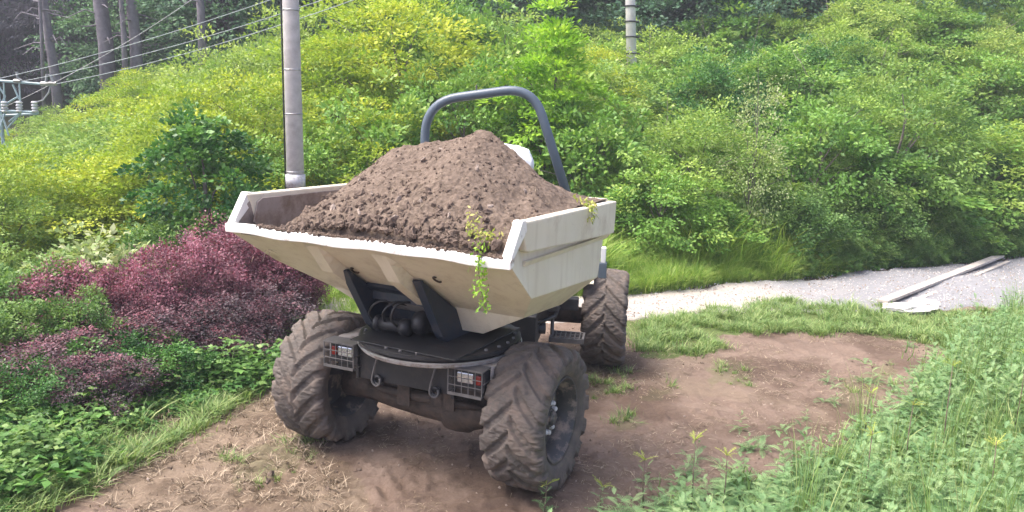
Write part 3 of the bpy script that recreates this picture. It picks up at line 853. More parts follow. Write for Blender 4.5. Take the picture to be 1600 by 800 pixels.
# skip (turned a little on the turntable)
skipR = empty('skip_carrier', parent=dump); skipR.rotation_euler = (0, 0, SWIV)
W = 1.215
L0 = (1.265, -0.985, 1.985); T0 = (1.20, -0.82, 2.20); K0 = (1.20, -0.54, 1.68); K1 = (1.20, 0.70, 1.62)
C0 = (0.94, -0.13, 1.41); C1 = (0.95, 0.55, 1.38); D0 = (0.52, -0.02, 1.19); D1 = (0.52, 0.45, 1.19); T1 = (1.20, 0.86, 2.22)
mir = lambda p: (-p[0], p[1], p[2])
pts = [L0, T0, K0, K1, C0, C1, D0, D1, T1]; n0 = len(pts)
sb = MB(); Vv = pts + [mir(p) for p in pts]
R_ = lambda i: i
L_ = lambda i: i + n0
faces = [(0, 9, 11, 2), (2, 11, 13, 4), (4, 13, 15, 6), (6, 15, 16, 7), (7, 16, 14, 5), (5, 14, 12, 3), (3, 12, 17, 8)]
faces += [(0, 2, 1), (1, 2, 3, 8), (2, 4, 5, 3), (4, 6, 7, 5)]
faces += [(9, 10, 11), (10, 17, 12, 11), (11, 12, 14, 13), (13, 14, 16, 15)]
sb.add(Vv, faces)
me = sb.mesh('skip')
# normals outward: recalc on an open shell may pick either side; test the bottom face
if me.polygons[3].normal.z > 0: me.flip_normals()
sk = link('skip', me, M['skip'], skipR)
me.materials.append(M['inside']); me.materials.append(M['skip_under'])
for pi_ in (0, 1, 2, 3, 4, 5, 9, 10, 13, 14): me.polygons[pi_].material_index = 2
so = sk.modifiers.new('thickness', 'SOLIDIFY'); so.thickness = 0.018; so.offset = -1; so.material_offset = 1; so.material_offset_rim = 0
bv = sk.modifiers.new('bevel', 'BEVEL'); bv.width = 0.006; bv.segments = 2; bv.limit_method = 'ANGLE'; bv.angle_limit = math.radians(20)

# front pouring lip, a folded flange with dents
def bar_poly(path, sec, name, mat, bev=0.006, sub=1, wob=0.0, parent=None):
    """sweep a section (list of (out, up)) along path points with given outward horizontal directions"""
    mb = MB(); m_ = len(sec); P = []
    for (p, od) in path:
        for (a_, b__) in sec: P.append((p[0] + od[0] * a_, p[1] + od[1] * a_, p[2] + b__))
    Fs = []
    for i in range(len(path) - 1):
        for k in range(m_):
            k2 = (k + 1) % m_; Fs.append((i * m_ + k, i * m_ + k2, (i + 1) * m_ + k2, (i + 1) * m_ + k))
    Fs += [tuple(range(m_))[::-1], tuple((len(path) - 1) * m_ + k for k in range(m_))]
    mb.add(P, Fs); return mb.build(name, mat, parent or sk, bevel=bev)


path = []
for i in range(41):
    u = -1.268 + 2.536 * i / 40
    path.append(((u, -0.955, 1.985 + 0.006 * math.sin(u * 3.1) + 0.005 * math.sin(u * 11)), (0, -1)))
bar_poly(path, [(0.043, -0.022), (0.047, 0.03), (0.035, 0.05), (-0.01, 0.052), (-0.01, 0.0)], 'pouring_lip', M['lip'], 0.008)
for sx in (1, -1):
    # sloping front edge of the side wall
    e = MB(); Aq = Vector((sx * 1.262, -0.985, 2.045)); Bq = Vector((sx * 1.215, -0.80, 2.255))
    d = (Bq - Aq).normalized(); nrm = d.cross(Vector((sx, 0, 0))).normalized() * (1 if sx > 0 else 1)
    e.prism([(-1.005, 2.0), (-0.93, 1.99), (-0.925, 2.04), (-0.76, 2.19), (-0.775, 2.265), (-0.83, 2.268)], 1.19, 1.262)
    if sx < 0: e.v = [(-v[0], v[1], v[2]) for v in e.v]
    e.build('side_edge', M['lip'], sk, bevel=0.008)
    # boxed band round the top of the side wall
    e = MB(); sec = [(-0.765, 2.06), (-0.84, 2.255), (0.895, 2.245), (0.885, 1.975), (0.70, 1.975), (-0.72, 2.04)]
    inner, outer = 1.175, 1.262
    e.prism(sec, inner, outer)
    # slope the lower edge of the band inwards
    e.v = [((v[0] if not (v[0] > 1.25 and v[2] < 2.1) else v[0] - 0.004), v[1], v[2]) for v in e.v]
    if sx < 0: e.v = [(-v[0], v[1], v[2]) for v in e.v]
    e.build('rim_band', M['skip'], sk, bevel=0.012)
    # small fold under the band
    e = MB(); e.prism([(1.203, 1.93), (1.235, 1.972), (1.203, 1.972)], -0.70, 0.86, 'xz')
    if sx < 0: e.v = [(-v[0], v[1], v[2]) for v in e.v]
    e.build('band_fold', M['skip'], sk)
for sx in (1, -1):
    e = MB(); e.prism([(-0.80, 2.03), (-0.755, 2.185), (-0.70, 2.215), (0.80, 2.205), (0.80, 1.75), (-0.5, 1.75)], 1.158, 1.174)
    if sx < 0: e.v = [(-v[0], v[1], v[2]) for v in e.v]
    e.build('inner_wall', M['inside'], sk, bevel=0.003)
e = MB(); e.box((0, 0.87, 2.2), (2.36, 0.06, 0.12)); e.build('rear_rim', M['skip'], sk, bevel=0.008)

# folded stiffening channels on the sloping underside
def on_slope(v):      # height of the sloping front face
    return 1.985 + (1.68 - 1.985) * (v + 0.985) / 0.445 if v < -0.54 else 1.68 + (1.41 - 1.68) * (v + 0.54) / 0.41


for u0, u1 in ((-0.46, -0.52), (0.17, 0.12)):
    e = MB(); n_ = 8
    Pp = []
    for i in range(n_ + 1):
        v = -0.90 + 0.62 * i / n_; z = on_slope(v); k = min(1, i / 3.0) * 0.085
        uc = u0 + (u1 - u0) * i / n_ * 0.3
        nv, nz = -0.52 * k, -0.85 * k
        for du, kk in ((-0.09, 0), (-0.07, 1), (0.04, 1), (0.085, 0)):
            Pp.append((uc + du, v + nv * kk, z + nz * kk - 0.002))
    Ff = []
    for i in range(n_):
        for k in range(3): Ff.append((i * 4 + k, (i + 1) * 4 + k, (i + 1) * 4 + k + 1, i * 4 + k + 1))
    Ff.append((n_ * 4, n_ * 4 + 1, n_ * 4 + 2, n_ * 4 + 3))
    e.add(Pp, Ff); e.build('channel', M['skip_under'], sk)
# lashing hooks welded in pockets (dark curved marks on the paint)
for u, v in ((-0.30, -0.60), (0.50, -0.66)):
    z = on_slope(v)
    e = MB(); pts = []
    for k in range(9):
        a_ = 0.9 + k * 0.55; pts.append((u + 0.026 * math.cos(a_), v + 0.045 * math.sin(a_) * 0.8 - 0.012, z - 0.045 * math.sin(a_) * 0.55 - 0.012))
    e.tube(pts, 0.0075, 6); e.build('lashing_hook', M['rust'], sk, True)

# pivot frame that carries the skip
pf = MB()
for x in (-0.40, 0.29):
    for w_ in (-0.032, 0.032):
        pf.prism([(-0.60, 1.66), (-0.50, 1.72 - 0.07), (-0.1, 1.365), (0.15, 1.18), (0.3, 1.18), (0.3, 1.135), (-0.42, 1.135), (-0.46, 1.19)] if False else
                 [(-0.62, 1.715), (-0.54, 1.665), (-0.12, 1.39), (0.0, 1.19), (0.3, 1.185), (0.3, 1.132), (-0.22, 1.132), (-0.30, 1.20)], x + w_ - 0.008, x + w_ + 0.008)
    pf.prism([(-0.628, 1.70), (-0.60, 1.71), (-0.27, 1.205), (-0.20, 1.133), (-0.23, 1.131), (-0.308, 1.195)], x - 0.04, x + 0.04)
pf.box((-0.055, -0.30, 1.46), (0.60, 0.04, 0.08)); pf.box((-0.055, -0.06, 1.255), (0.62, 0.05, 0.24)); pf.prism([(-0.40, 1.545), (-0.36, 1.57), (-0.10, 1.375), (-0.10, 1.33)], -0.37, 0.26)
pf.build('pivot_frame', M['darkblue'], skipR, bevel=0.005)
e = MB(); e.prism([(-0.30, 1.44), (-0.26, 1.44), (-0.05, 1.30), (-0.09, 1.30)], -0.30, 0.16); e.build('cross_plate', M['paleplate'], skipR)
e = MB(); e.prism([(-0.50, 1.136), (-0.60, 1.136), (-0.60, 1.146), (0.45, 1.15), (0.45, 1.136)], -0.36, 0.62); e.build('pivot_deck', M['black'], skipR, bevel=0.003)
# tipping cylinder and hoses between the arms
e = MB(); e.tube([(-0.27, -0.34, 1.235), (0.0, -0.34, 1.235)], 0.055, 16); e.tube([(-0.29, -0.34, 1.235), (-0.25, -0.34, 1.235)], 0.068, 16); e.tube([(-0.04, -0.34, 1.235), (0.03, -0.34, 1.235)], 0.07, 16)
e.lathe([(0.001, -0.05), (0.085, -0.05), (0.10, 0), (0.085, 0.05), (0.001, 0.05)], (0.09, -0.26, 1.27), 18, 'x')
e.build('slew_motor', M['black'], skipR, True)
for k, pth in enumerate([[(-0.18, -0.39, 1.27), (-0.16, -0.43, 1.36), (-0.10, -0.36, 1.43), (0.0, -0.2, 1.40)], [(-0.05, -0.40, 1.25), (-0.07, -0.45, 1.33), (-0.03, -0.40, 1.44), (0.08, -0.2, 1.42)],
                         [(-0.30, -0.33, 1.22), (-0.34, -0.38, 1.32), (-0.25, -0.35, 1.42), (-0.1, -0.2, 1.38)]]):
    e = MB(); P = [Vector(p) for p in pth]; sm = []
    for i in range(len(P) - 1):
        for j in range(5):
            t = j / 5; a0 = P[max(i - 1, 0)]; a3 = P[min(i + 2, len(P) - 1)]
            sm.append(0.5 * ((2 * P[i]) + (-a0 + P[i + 1]) * t + (2 * a0 - 5 * P[i] + 4 * P[i + 1] - a3) * t * t + (-a0 + 3 * P[i] - 3 * P[i + 1] + a3) * t ** 3))
    sm.append(P[-1]); e.tube(sm, 0.011, 7); e.build('hose', M['hose'], skipR, True)

# rear half: frame, engine cover, step, mudguards
rr = empty('rear_chassis', parent=dump); rr.location = (0, HINGE, 0); rr.rotation_euler = (0, 0, ART)
e = MB(); e.box((0, 1.1, 0.78), (0.7, 2.2, 0.34)); e.box((0, -0.55, 0.72), (0.3, 1.2, 0.2)); e.build('rear_frame', M['black'], rr, bevel=0.01)
e = MB(); e.box((0, 1.75, 1.22), (1.0, 1.1, 0.52)); e.build('engine_cover', M['skip'], rr, bevel=0.05)
e = MB(); e.box((0, 0.55, 1.0), (1.1, 0.75, 0.06)); e.build('floor_plate', M['black'], rr, bevel=0.005)
for sx in (1, -1):
    e = MB()
    e.box((sx * 0.62, 0.78, 0.58), (0.36, 0.02, 0.05)); e.box((sx * 0.62, 0.50, 0.58), (0.36, 0.02, 0.05))
    e.box((sx * 0.80, 0.64, 0.58), (0.02, 0.30, 0.05)); e.box((sx * 0.45, 0.64, 0.58), (0.02, 0.30, 0.05))
    for k in range(6): e.box((sx * (0.5 + k * 0.052), 0.64, 0.585), (0.012, 0.26, 0.03))
    for k in range(2): e.box((sx * 0.62, 0.57 + 0.12 * k, 0.585), (0.34, 0.012, 0.03))
    e.tube([(sx * 0.46, 0.64, 0.58), (sx * 0.46, 0.64, 0.80)], 0.02, 8)
    e.build('step', M['cage'], rr)
    e = MB(); e.box((sx * 0.56, 1.02, 0.86), (0.30, 0.12, 0.14)); e.build('side_box', M['black'], rr, bevel=0.01)
    e = MB()
    arc = [(1.637 + 0.68 * math.cos(a_), TR + 0.70 * math.sin(a_)) for a_ in np.linspace(0.5, 2.35, 14)]
    arc2 = [(1.637 + 0.66 * math.cos(a_), TR + 0.68 * math.sin(a_)) for a_ in np.linspace(2.35, 0.5, 14)]
    e.prism(arc + arc2, sx * 0.60, sx * 0.86) if sx > 0 else e.prism(arc + arc2, -0.86, -0.60)
    e.build('mudguard', M['skip'], rr)
e = MB(); e.lathe([(0.001, -0.09), (0.055, -0.085), (0.06, 0.0), (0.055, 0.085), (0.001, 0.09)], (0.33, 0.35, 0.74), 14, 'x'); e.build('filter', M['black'], rr, True)
e = MB(); e.tube([(0.28, 0.2, 0.80), (0.42, 0.25, 0.86), (0.5, 0.5, 0.84), (0.5, 0.9, 0.84)], 0.02, 8); e.build('hose', M['hose'], rr, True)
# driver's seat wrapped in white plastic
st = MB(); st.box((-0.13, 0.95, 1.68), (0.46, 0.42, 0.12)); st.tube([(-0.13, 0.95, 1.03), (-0.13, 0.95, 1.62)], 0.05, 8); seat = st.build('seat', M['black'], rr, bevel=0.03)
bm = bmesh.new(); bmesh.ops.create_icosphere(bm, subdivisions=4, radius=1)
for v in bm.verts:
    p = v.co.copy(); q = Vector((math.copysign(abs(p.x) ** 0.6, p.x) * 0.25, math.copysign(abs(p.y) ** 0.7, p.y) * 0.08, math.copysign(abs(p.z) ** 0.6, p.z) * 0.44))
    nn_ = mnoise.noise(q * 9) * 0.018 + abs(mnoise.noise(Vector((q.x * 26, q.y * 26, q.z * 4)))) * 0.022
    v.co = q + p.normalized() * nn_
me = bpy.data.meshes.new('seat_wrap'); bm.to_mesh(me); bm.free()
o = link('seat_wrap', me, M['plastic'], seat, True); o.location = (-0.13, 1.0, 2.15); o.rotation_euler = (-0.1, 0.16, 0)

# roll bar: a bent tube, a little out of level because the rear half leans
HC = [(-0.915, 1.05), (-0.895, 2.92), (0.21, 3.16), (0.74, 1.05)]   # filled in from sight lines below


def hoop_pt(px, py, v=0.45):
    o_ = np.array([0, 0, CAM_Z]); d_ = ray(px, py)
    def tof(p):     # world to dumper frame to rear frame
        a_ = 0.426; p = p - np.array([RX, RY, 0]); p = np.array([p[0] * math.cos(a_) - p[1] * math.sin(a_), p[0] * math.sin(a_) + p[1] * math.cos(a_), p[2]])
        p = p - np.array([0, HINGE, 0]); a_ = -ART
        return np.array([p[0] * math.cos(a_) - p[1] * math.sin(a_), p[0] * math.sin(a_) + p[1] * math.cos(a_), p[2]])
    A_ = tof(o_); B_ = tof(o_ + d_); t = (v - A_[1]) / (B_[1] - A_[1]); return Vector(A_ + t * (B_ - A_))


tl = hoop_pt(664, 159); tr = hoop_pt(833, 136); ml = hoop_pt(664, 215); mr = hoop_pt(878, 279)
bl = tl + (ml - tl) * ((1.0 - tl.z) / (ml.z - tl.z)); br = tr + (mr - tr) * ((1.62 - tr.z) / (mr.z - tr.z))


def fillet(A_, B_, C_, r_, n_=10):
    d1 = (A_ - B_).normalized(); d2 = (C_ - B_).normalized(); p1 = B_ + d1 * r_; p2 = B_ + d2 * r_
    return [(p1 * (1 - t) ** 2 + B_ * 2 * t * (1 - t) + p2 * t * t) for t in np.linspace(0, 1, n_)]


e = MB(); e.tube([bl] + fillet(bl, tl, tr, 0.36) + fillet(tl, tr, br, 0.30) + [br], 0.047, 18); rb = e.build('roll_bar', M['rops'], rr, True)
fb = hoop_pt(943, 398, 0.5)
e = MB(); e.box(fb, (0.05, 0.10, 0.16)); e.build('bar_foot', M['whitepaint'], rr, bevel=0.008)
e = MB(); e.box(fb + Vector((0, 0, -0.16)), (0.08, 0.12, 0.16)); e.box(fb + Vector((-0.15, 0.02, -0.02)), (0.24, 0.10, 0.06)); e.build('bar_socket', M['rops'], rr, bevel=0.008)
mid = tl.lerp(tr, 0.48)
e = MB(); e.tube([mid + Vector((0, 0, 0.03)), mid + Vector((0, 0, 0.10))], 0.008, 6); e.build('bar_stud', M['cage'], rb)

# parts hang directly under the dumper
def flatten(carrier):
    mc_ = Matrix.LocRotScale(carrier.location, carrier.rotation_euler, None)
    for ch in [o for o in COL.objects if o.parent == carrier]:
        ml_ = mc_ @ Matrix.LocRotScale(ch.location, ch.rotation_euler, None)
        ch.parent = dump; ch.location = ml_.to_translation(); ch.rotation_euler = ml_.to_euler()
    bpy.data.objects.remove(carrier)


flatten(skipR); flatten(rr)

# ------------------------------------------------------------------ soil heap in the skip
heap_t = empty('soil_heap', (RX, RY, 0), -0.426 + SWIV)
tag(heap_t, 'tall heap of loose brown soil filling the cream skip', 'soil')
nu, nv = 300, 220
U, Vg = np.meshgrid(np.linspace(-1.18, 1.2, nu), np.linspace(-0.955, 0.85, nv))


def heap_z(U, Vg):
    ridge = np.interp(U, [-1.2, -1.05, -0.85, -0.70, -0.52, -0.36, -0.15, 0.02, 0.16, 0.30, 0.42, 0.56, 0.68, 0.82, 1.0, 1.2],
                      [2.17, 2.24, 2.40, 2.50, 2.59, 2.655, 2.685, 2.70, 2.745, 2.795, 2.785, 2.69, 2.60, 2.50, 2.38, 2.265])
    front = np.interp(U, [-1.2, -0.95, -0.75, -0.5, 0, 0.6, 1.0, 1.2], [1.70, 1.88, 2.03, 2.07, 2.08, 2.085, 2.09, 2.11])
    t = np.clip((0.22 - Vg) / 1.17, 0, 1); s1 = t ** 0.92
    z = ridge * (1 - s1) + front * s1 + 0.05 * np.sin(np.pi * t) * np.exp(-((U - 0.2) / 0.8) ** 2)
    t2 = np.clip((Vg - 0.22) / 0.63, 0, 1)
    zb = ridge * (1 - t2) + np.interp(U, [-1.2, 0, 1.2], [2.14, 2.25, 2.26]) * t2
    z = np.where(Vg > 0.22, zb, z)
    # floor of the skip shows near the left front corner
    z = z - 0.10 * sstep(-0.8, -1.15, U) * sstep(-0.2, -0.7, Vg)
    return z


HZ = heap_z(U, Vg)
edge = np.minimum(np.minimum(sstep(-1.2, -1.1, U), sstep(1.2, 1.08, U)), np.minimum(sstep(-0.97, -0.9, Vg), 1))
HZ = HZ + (0.06 * fbm(U * 2.2, Vg * 2.2, 21, 4) + 0.022 * fbm(U * 9, Vg * 9, 22, 4, 0.6) + (0.010 + 0.018 * sstep(-0.3, -0.8, Vg)) * np.abs(fbm(U * 25, Vg * 25, 25, 3, 0.6)) * 1.3) * (0.35 + 0.65 * edge)
# end flush in the front lip with a ragged edge
floor_z = np.where(Vg < -0.54, 1.985 + (1.68 - 1.985) * (Vg + 0.985) / 0.445, 1.68 - 0.66 * (Vg + 0.54)) + 0.035
HZ = np.maximum(HZ, floor_z)
_e = sstep(-0.84, -0.95, Vg); HZ = HZ * (1 - _e) + np.minimum(HZ, 2.034 + 0.008 * fbm(U * 20, Vg * 20, 5, 2)) * _e
V_ = np.stack([U.ravel(), Vg.ravel(), HZ.ravel()], 1)
Vb = []; I = np.arange(nu * nv).reshape(nv, nu)
Q = np.stack([I[:-1, :-1].ravel(), I[:-1, 1:].ravel(), I[1:, 1:].ravel(), I[1:, :-1].ravel()], 1)
ring = np.concatenate([I[0, :], I[1:, -1], I[-1, -2::-1], I[-2:0:-1, 0]])
low = V_[ring].copy(); low[:, 2] -= np.where(low[:, 1] < -0.94, 0.045, 0.012); low[:, 0] *= 0.97; low[:, 1] = np.where(low[:, 1] < 0, low[:, 1] + 0.005, low[:, 1] * 0.97)
nn = len(V_); V_ = np.concatenate([V_, low]); k = np.arange(len(ring)); k2 = np.roll(k, -1)
Q = np.concatenate([Q, np.stack([ring[k2], ring[k], nn + k, nn + k2], 1)])
me = np_mesh('heap_surface', V_, Q)
link('heap_surface', me, M['soil'], heap_t, True)

# clods and stones as small lumpy solids
def rock_mesh(name, seed, mat, sq=0.7, rough=0.35, sub=2):
    bm = bmesh.new(); bmesh.ops.create_icosphere(bm, subdivisions=sub, radius=1)
    for v in bm.verts:
        p = v.co; f_ = 1 + rough * mnoise.noise(p * 1.6 + Vector((seed * 7.1, 0, 0))) * 2; v.co = Vector((p.x * f_ * 1.15, p.y * f_ * 0.85, p.z * f_ * sq))
    me = bpy.data.meshes.new(name); bm.to_mesh(me); bm.free(); me.materials.append(M[mat]); return me


CLODS = [rock_mesh('clod_piece', i, 'clod', 0.75, 0.4) for i in range(4)]
STONES = [rock_mesh('stone_piece', i + 10, 'stone', 0.6, 0.35) for i in range(3)]
r = np.random.default_rng(4)
n = 1300
u = r.uniform(-1.1, 1.14, n); v = -0.95 + 1.2 * r.uniform(0, 1, n) ** 2.6
keep = ~((u < -0.85) & (v < -0.35)); u, v = u[keep], v[keep]; n = len(u)
zz = heap_z(u, v) + 0.06 * fbm(u * 2.2, v * 2.2, 21, 4) + 0.022 * fbm(u * 9, v * 9, 22, 4, 0.6) + 0.006
zz = np.maximum(zz, np.where(v < -0.54, 1.985 - 0.685 * (v + 0.985), 1.68 - 0.66 * (v + 0.54)) + 0.05)
sc = np.minimum(0.005 + 0.009 * r.exponential(1.0, n) * np.where(v < -0.45, 0.95, 0.32), 0.038)
o = scatter('clods', CLODS, np.stack([u, v, zz], 1), r.uniform(0, 6.28, (n, 3)), sc, kind_='stuff'); o.parent = heap_t
for (uu, vv, s_) in ((-0.02, -0.1, 0.034), (0.55, -0.22, 0.030), (0.12, -0.62, 0.036), (0.34, -0.66, 0.03), (-0.18, -0.55, 0.04), (0.62, -0.72, 0.034), (-0.42, -0.72, 0.045), (0.8, -0.45, 0.028), (0.05, 0.05, 0.02), (0.9, -0.1, 0.026), (-0.5, -0.3, 0.024), (0.25, -0.83, 0.04), (-0.1, -0.8, 0.045)):
    q = link('stone', STONES[int(abs(uu) * 10) % 3], parent=heap_t); q.scale = (s_ * 0.8, s_ * 0.65, s_ * 0.5); q.rotation_euler = (uu * 9, vv * 7, uu * 5)
    z_ = float(heap_z(np.array([uu]), np.array([vv]))[0] + 0.06 * fbm(np.array([uu * 2.2]), np.array([vv * 2.2]), 21, 4)[0]) + 0.01
    q.location = (uu, vv, z_)
# crumbs spilt along the lip
n = 900; u = r.uniform(-0.95, 1.2, n); v = -0.93 - 0.062 * r.uniform(0, 1, n) ** (0.7 + 1.6 * (vnoise(u * 9, u * 0, 3) + 0.5))
o = scatter('crumbs', CLODS, np.stack([u, v, 2.040 + 0 * u + 0.006 * np.sin(u * 3)], 1), r.uniform(0, 6.28, (n, 3)), 0.004 + 0.006 * r.exponential(1, n).clip(0, 2.2)); o.parent = heap_t

# ------------------------------------------------------------------ poles, tower, wires, plank
def pole(name, px0, row0, Y0, px1, row1, r0, r1, label, base_z=None):
    top = at_y(px0, row0, Y0); bot = at_y(px1, row1, Y0)
    gz = float(ground_z(bot[0], Y0, False)) - 0.1
    d_ = (top - bot); k = (gz - bot[2]) / d_[2]; b_ = bot + d_ * k; tp = bot + d_ * ((top[2] + 5.0 - bot[2]) / d_[2])
    return Vector(b_), Vector(tp)


b_, tp = pole('p', 454, 0, 11.3, 462, 292, 0, 0, '')
P1 = empty('utility_pole', b_); tag(P1, 'round grey concrete pole with wire bands and a white sleeve, left of the skip', 'utility pole')
ax_ = (tp - b_); Lp = ax_.length
e = MB(); e.tube([(0, 0, 0), ax_ * 0.42, ax_], [0.130, 0.113, 0.09], 24); e.build('shaft', M['concrete'], P1, True)
def pole_r(z_): return 0.130 - 0.017 * min(1, z_ / (Lp * 0.42)) - 0.023 * max(0, (z_ / Lp - 0.42) / 0.58)
for row in (16, 109, 178, 268):
    p = Vector(at_y(455, row, 11.3)); z_ = p.z - b_.z; cc_ = ax_ * (z_ / ax_.z)
    e = MB(); e.lathe([(pole_r(z_) + 0.002, -0.012), (pole_r(z_) + 0.008, 0), (pole_r(z_) + 0.002, 0.012), (pole_r(z_) - 0.01, 0), (pole_r(z_) + 0.002, -0.012)], cc_, 24); e.build('band', M['steel'], P1)
e = MB(); e.tube([ax_ * t + Vector((-pole_r(t * Lp) - 0.012, -0.03, 0)) for t in (0.06, 0.3, 0.6, 1)], 0.012, 6); e.build('cable', M['hose'], P1, True)
z_ = at_y(462, 282, 11.3)[2] - b_.z; cc_ = ax_ * (z_ / ax_.z)
e = MB(); e.lathe([(0.128, -0.09), (0.137, -0.09), (0.137, 0.09), (0.128, 0.09), (0.128, -0.09)], cc_, 24); e.build('white_sleeve', M['sleeve'], P1, True)
e = MB(); e.lathe([(0.131, 0.05), (0.135, 0.05), (0.134, 0.75), (0.130, 0.75), (0.131, 0.05)], (0, 0, 0), 24); e.build('painted_foot', M['whitepaint'], P1, True)

b_, tp = pole('p', 985, 0, 24, 987, 105, 0, 0, '')
P2 = empty('utility_pole', b_); tag(P2, 'pale segmented pole with dark rings rising out of the hillside thicket', 'utility pole')
ax_ = tp - b_
e = MB(); e.tube([(0, 0, 0), ax_], [0.165, 0.12], 16); e.build('shaft', M['paleconcrete'], P2, True)
for row in (10, 34, 58, 84):
    p = Vector(at_y(986, row, 24)); cc_ = ax_ * ((p.z - b_.z) / ax_.z)
    e = MB(); e.lathe([(0.13, -0.02), (0.18, -0.02), (0.18, 0.02), (0.13, 0.02), (0.13, -0.02)], cc_, 16); e.tube([cc_, cc_ + Vector((0.24, -0.05, 0.0))], 0.025, 6); e.build('ring', M['black'], P2)

# lattice mast of the substation
TY = 19.0
tw = Vector(at_y(8, 330, TY)); T_ = empty('lattice_mast', tw); tag(T_, 'pale blue steel lattice mast with crossarms at the far left', 'mast')


def tpx(px, row, dy=0.0): return Vector(at_y(px, row, TY + dy)) - tw


def strut(name, pts, rad=0.02, mat='bluepaint', n=5, par=None):
    e = MB(); e.tube([tpx(*p) for p in pts], rad, n); return e.build(name, M[mat], par or T_)


strut('leg', [(-2, 128, 0), (10, 330, 0)]); strut('leg', [(2, 170, 0), (16, 330, 0.3)]); strut('leg', [(-24, 125, 0.8), (-26, 330, 0.8)])
strut('crossarm', [(-30, 124, 0), (84, 133, 0)], 0.032); strut('crossarm', [(-30, 172, 0), (60, 176, 0)], 0.036); strut('crossarm', [(-30, 182, 0.5), (58, 178, 0.5)], 0.03)
strut('upright', [(30, 128, 0), (33, 175, 0)]); strut('upright', [(6, 130, 0), (8, 176, 0)])
for q in ([(-6, 128, 0), (8, 150, 0)], [(8, 150, 0), (-4, 176, 0)], [(10, 162, 0), (30, 150, 0)], [(2, 176, 0), (14, 212, 0)], [(8, 176, 0), (-2, 205, 0)], [(14, 190, 0), (30, 178, 0)], [(20, 132, 0), (30, 155, 0)], [(-2, 205, 0), (16, 240, 0)], [(33, 176, 0), (12, 200, 0)]): strut('brace', q, 0.022)
for px in (8, 31, 55):
    e = MB(); a_ = tpx(px, 176, 0); b2 = tpx(px, 158, 0)
    prof = []
    for k in range(9):
        prof.append((0.08 if k % 2 else 0.05, (b2 - a_).z * k / 8))
    e.lathe([(0.001, 0)] + prof + [(0.001, (b2 - a_).z)], a_, 12); e.build('insulator', M['sleeve'], T_)
strut('jumper', [(26, 112, 0), (28, 122, 0), (34, 126, 0)], 0.03, 'cable'); strut('jumper', [(72, 128, 0), (73, 117, 0), (78, 116, 0), (84, 130, 0)], 0.03, 'cable'); strut('jumper', [(80, 132, 0), (76, 145, 0), (68, 156, 0), (57, 160, 0)], 0.022, 'cable')
strut('fitting', [(64, 131, 0), (88, 131, 0)], 0.05, 'steel'); strut('fitting', [(22, 127, 0), (33, 127, 0)], 0.05, 'steel')

for (a_, b2, mat, lab) in (((-40, 131, 19.0), (560, -50, 15.5), 'wirelit', 'uppermost pale overhead wire crossing the dark trunks'),
                           ((34, 127, 19.0), (600, -34, 15), 'wirelit', 'middle pale overhead wire leaving the mast crossarm'),
                           ((88, 131, 19.0), (640, -32, 14.5), 'wirelit', 'lowest pale overhead wire passing behind the grey pole'),
                           ((10, 166, 19.2), (330, -22, 22), 'cable', 'dark overhead cable crossing the pale wires steeply')):
    A_ = Vector(at_y(*a_)); B_ = Vector(at_y(*b2)); P = []
    for i in range(25):
        t = i / 24; p = A_.lerp(B_, t); p.z -= 0.16 * 4 * t * (1 - t); P.append(p - A_)
    e = MB(); e.tube(P, 0.0075, 5); o = e.build('overhead_wire', M[mat]); o.location = A_; tag(o, lab, 'wire', 'overhead wires')

# plank lying across the gravel
pa = at_z(1378, 480); pb = at_z(1562, 405)
for (off, w_, lift, lab, mat, da, db) in ((0.0, 0.17, 0.09, 'long weathered plank lying across the grey gravel, upper of two', 'wood', 0.0, 0.0), (0.24, 0.08, 0.02, 'narrow timber batten lying along the lower side of the long plank', 'wood', 0.05, 0.3)):
    A_ = Vector((pa[0], pa[1], 0)); B_ = Vector((pb[0], pb[1], 0)); d_ = (B_ - A_).normalized(); s_ = Vector((d_.y, -d_.x, 0))
    A2 = A_ + s_ * off + d_ * da; B2 = B_ + s_ * off - d_ * db; n_ = 12; e = MB(); P = []
    for i in range(n_ + 1):
        c_ = A2.lerp(B2, i / n_); z_ = float(ground_z(A2.x, A2.y, False)) * (1 - i / n_) + float(ground_z(B2.x, B2.y, False)) * (i / n_) + lift + 0.05
        for sx, zz_ in ((-1, 0), (1, 0), (1, -0.05), (-1, -0.05)): P.append((c_.x + s_.x * w_ / 2 * sx - A2.x, c_.y + s_.y * w_ / 2 * sx - A2.y, z_ + zz_))
    Fs = [(i * 4 + k, i * 4 + (k + 1) % 4, (i + 1) * 4 + (k + 1) % 4, (i + 1) * 4 + k) for i in range(n_) for k in range(4)] + [(0, 1, 2, 3), tuple(n_ * 4 + k for k in (3, 2, 1, 0))]
    e.add(P, Fs); o = e.build('plank' if off == 0 else 'batten', M[mat], bevel=0.006); o.location = (A2.x, A2.y, 0); tag(o, lab, 'plank')
r = np.random.default_rng(8)
for k, (px, py, s_, lab) in enumerate(((1418, 484, 0.26, 'broad white rubble slab left of the pair, at the near end of the plank'), (1447, 478, 0.22, 'small white rubble slab right of the pair, at the near end of the plank'))):
    p = at_z(px, py); q = link('rubble_slab', rock_mesh('rubble_slab', 40 + k, 'whiterubble', 0.35, 0.3, 3)); q.location = (p[0], p[1], float(ground_z(p[0], p[1])) + 0.05); q.scale = (s_ * 1.2, s_, s_ * 0.75); q.rotation_euler = (0, 0, k * 1.3); tag(q, lab, 'rubble')

# ------------------------------------------------------------------ trees and shrubs that can be told apart
G_Y = 'yellow green saplings on the left slope'
G_R = 'shrubs on the right hillside'
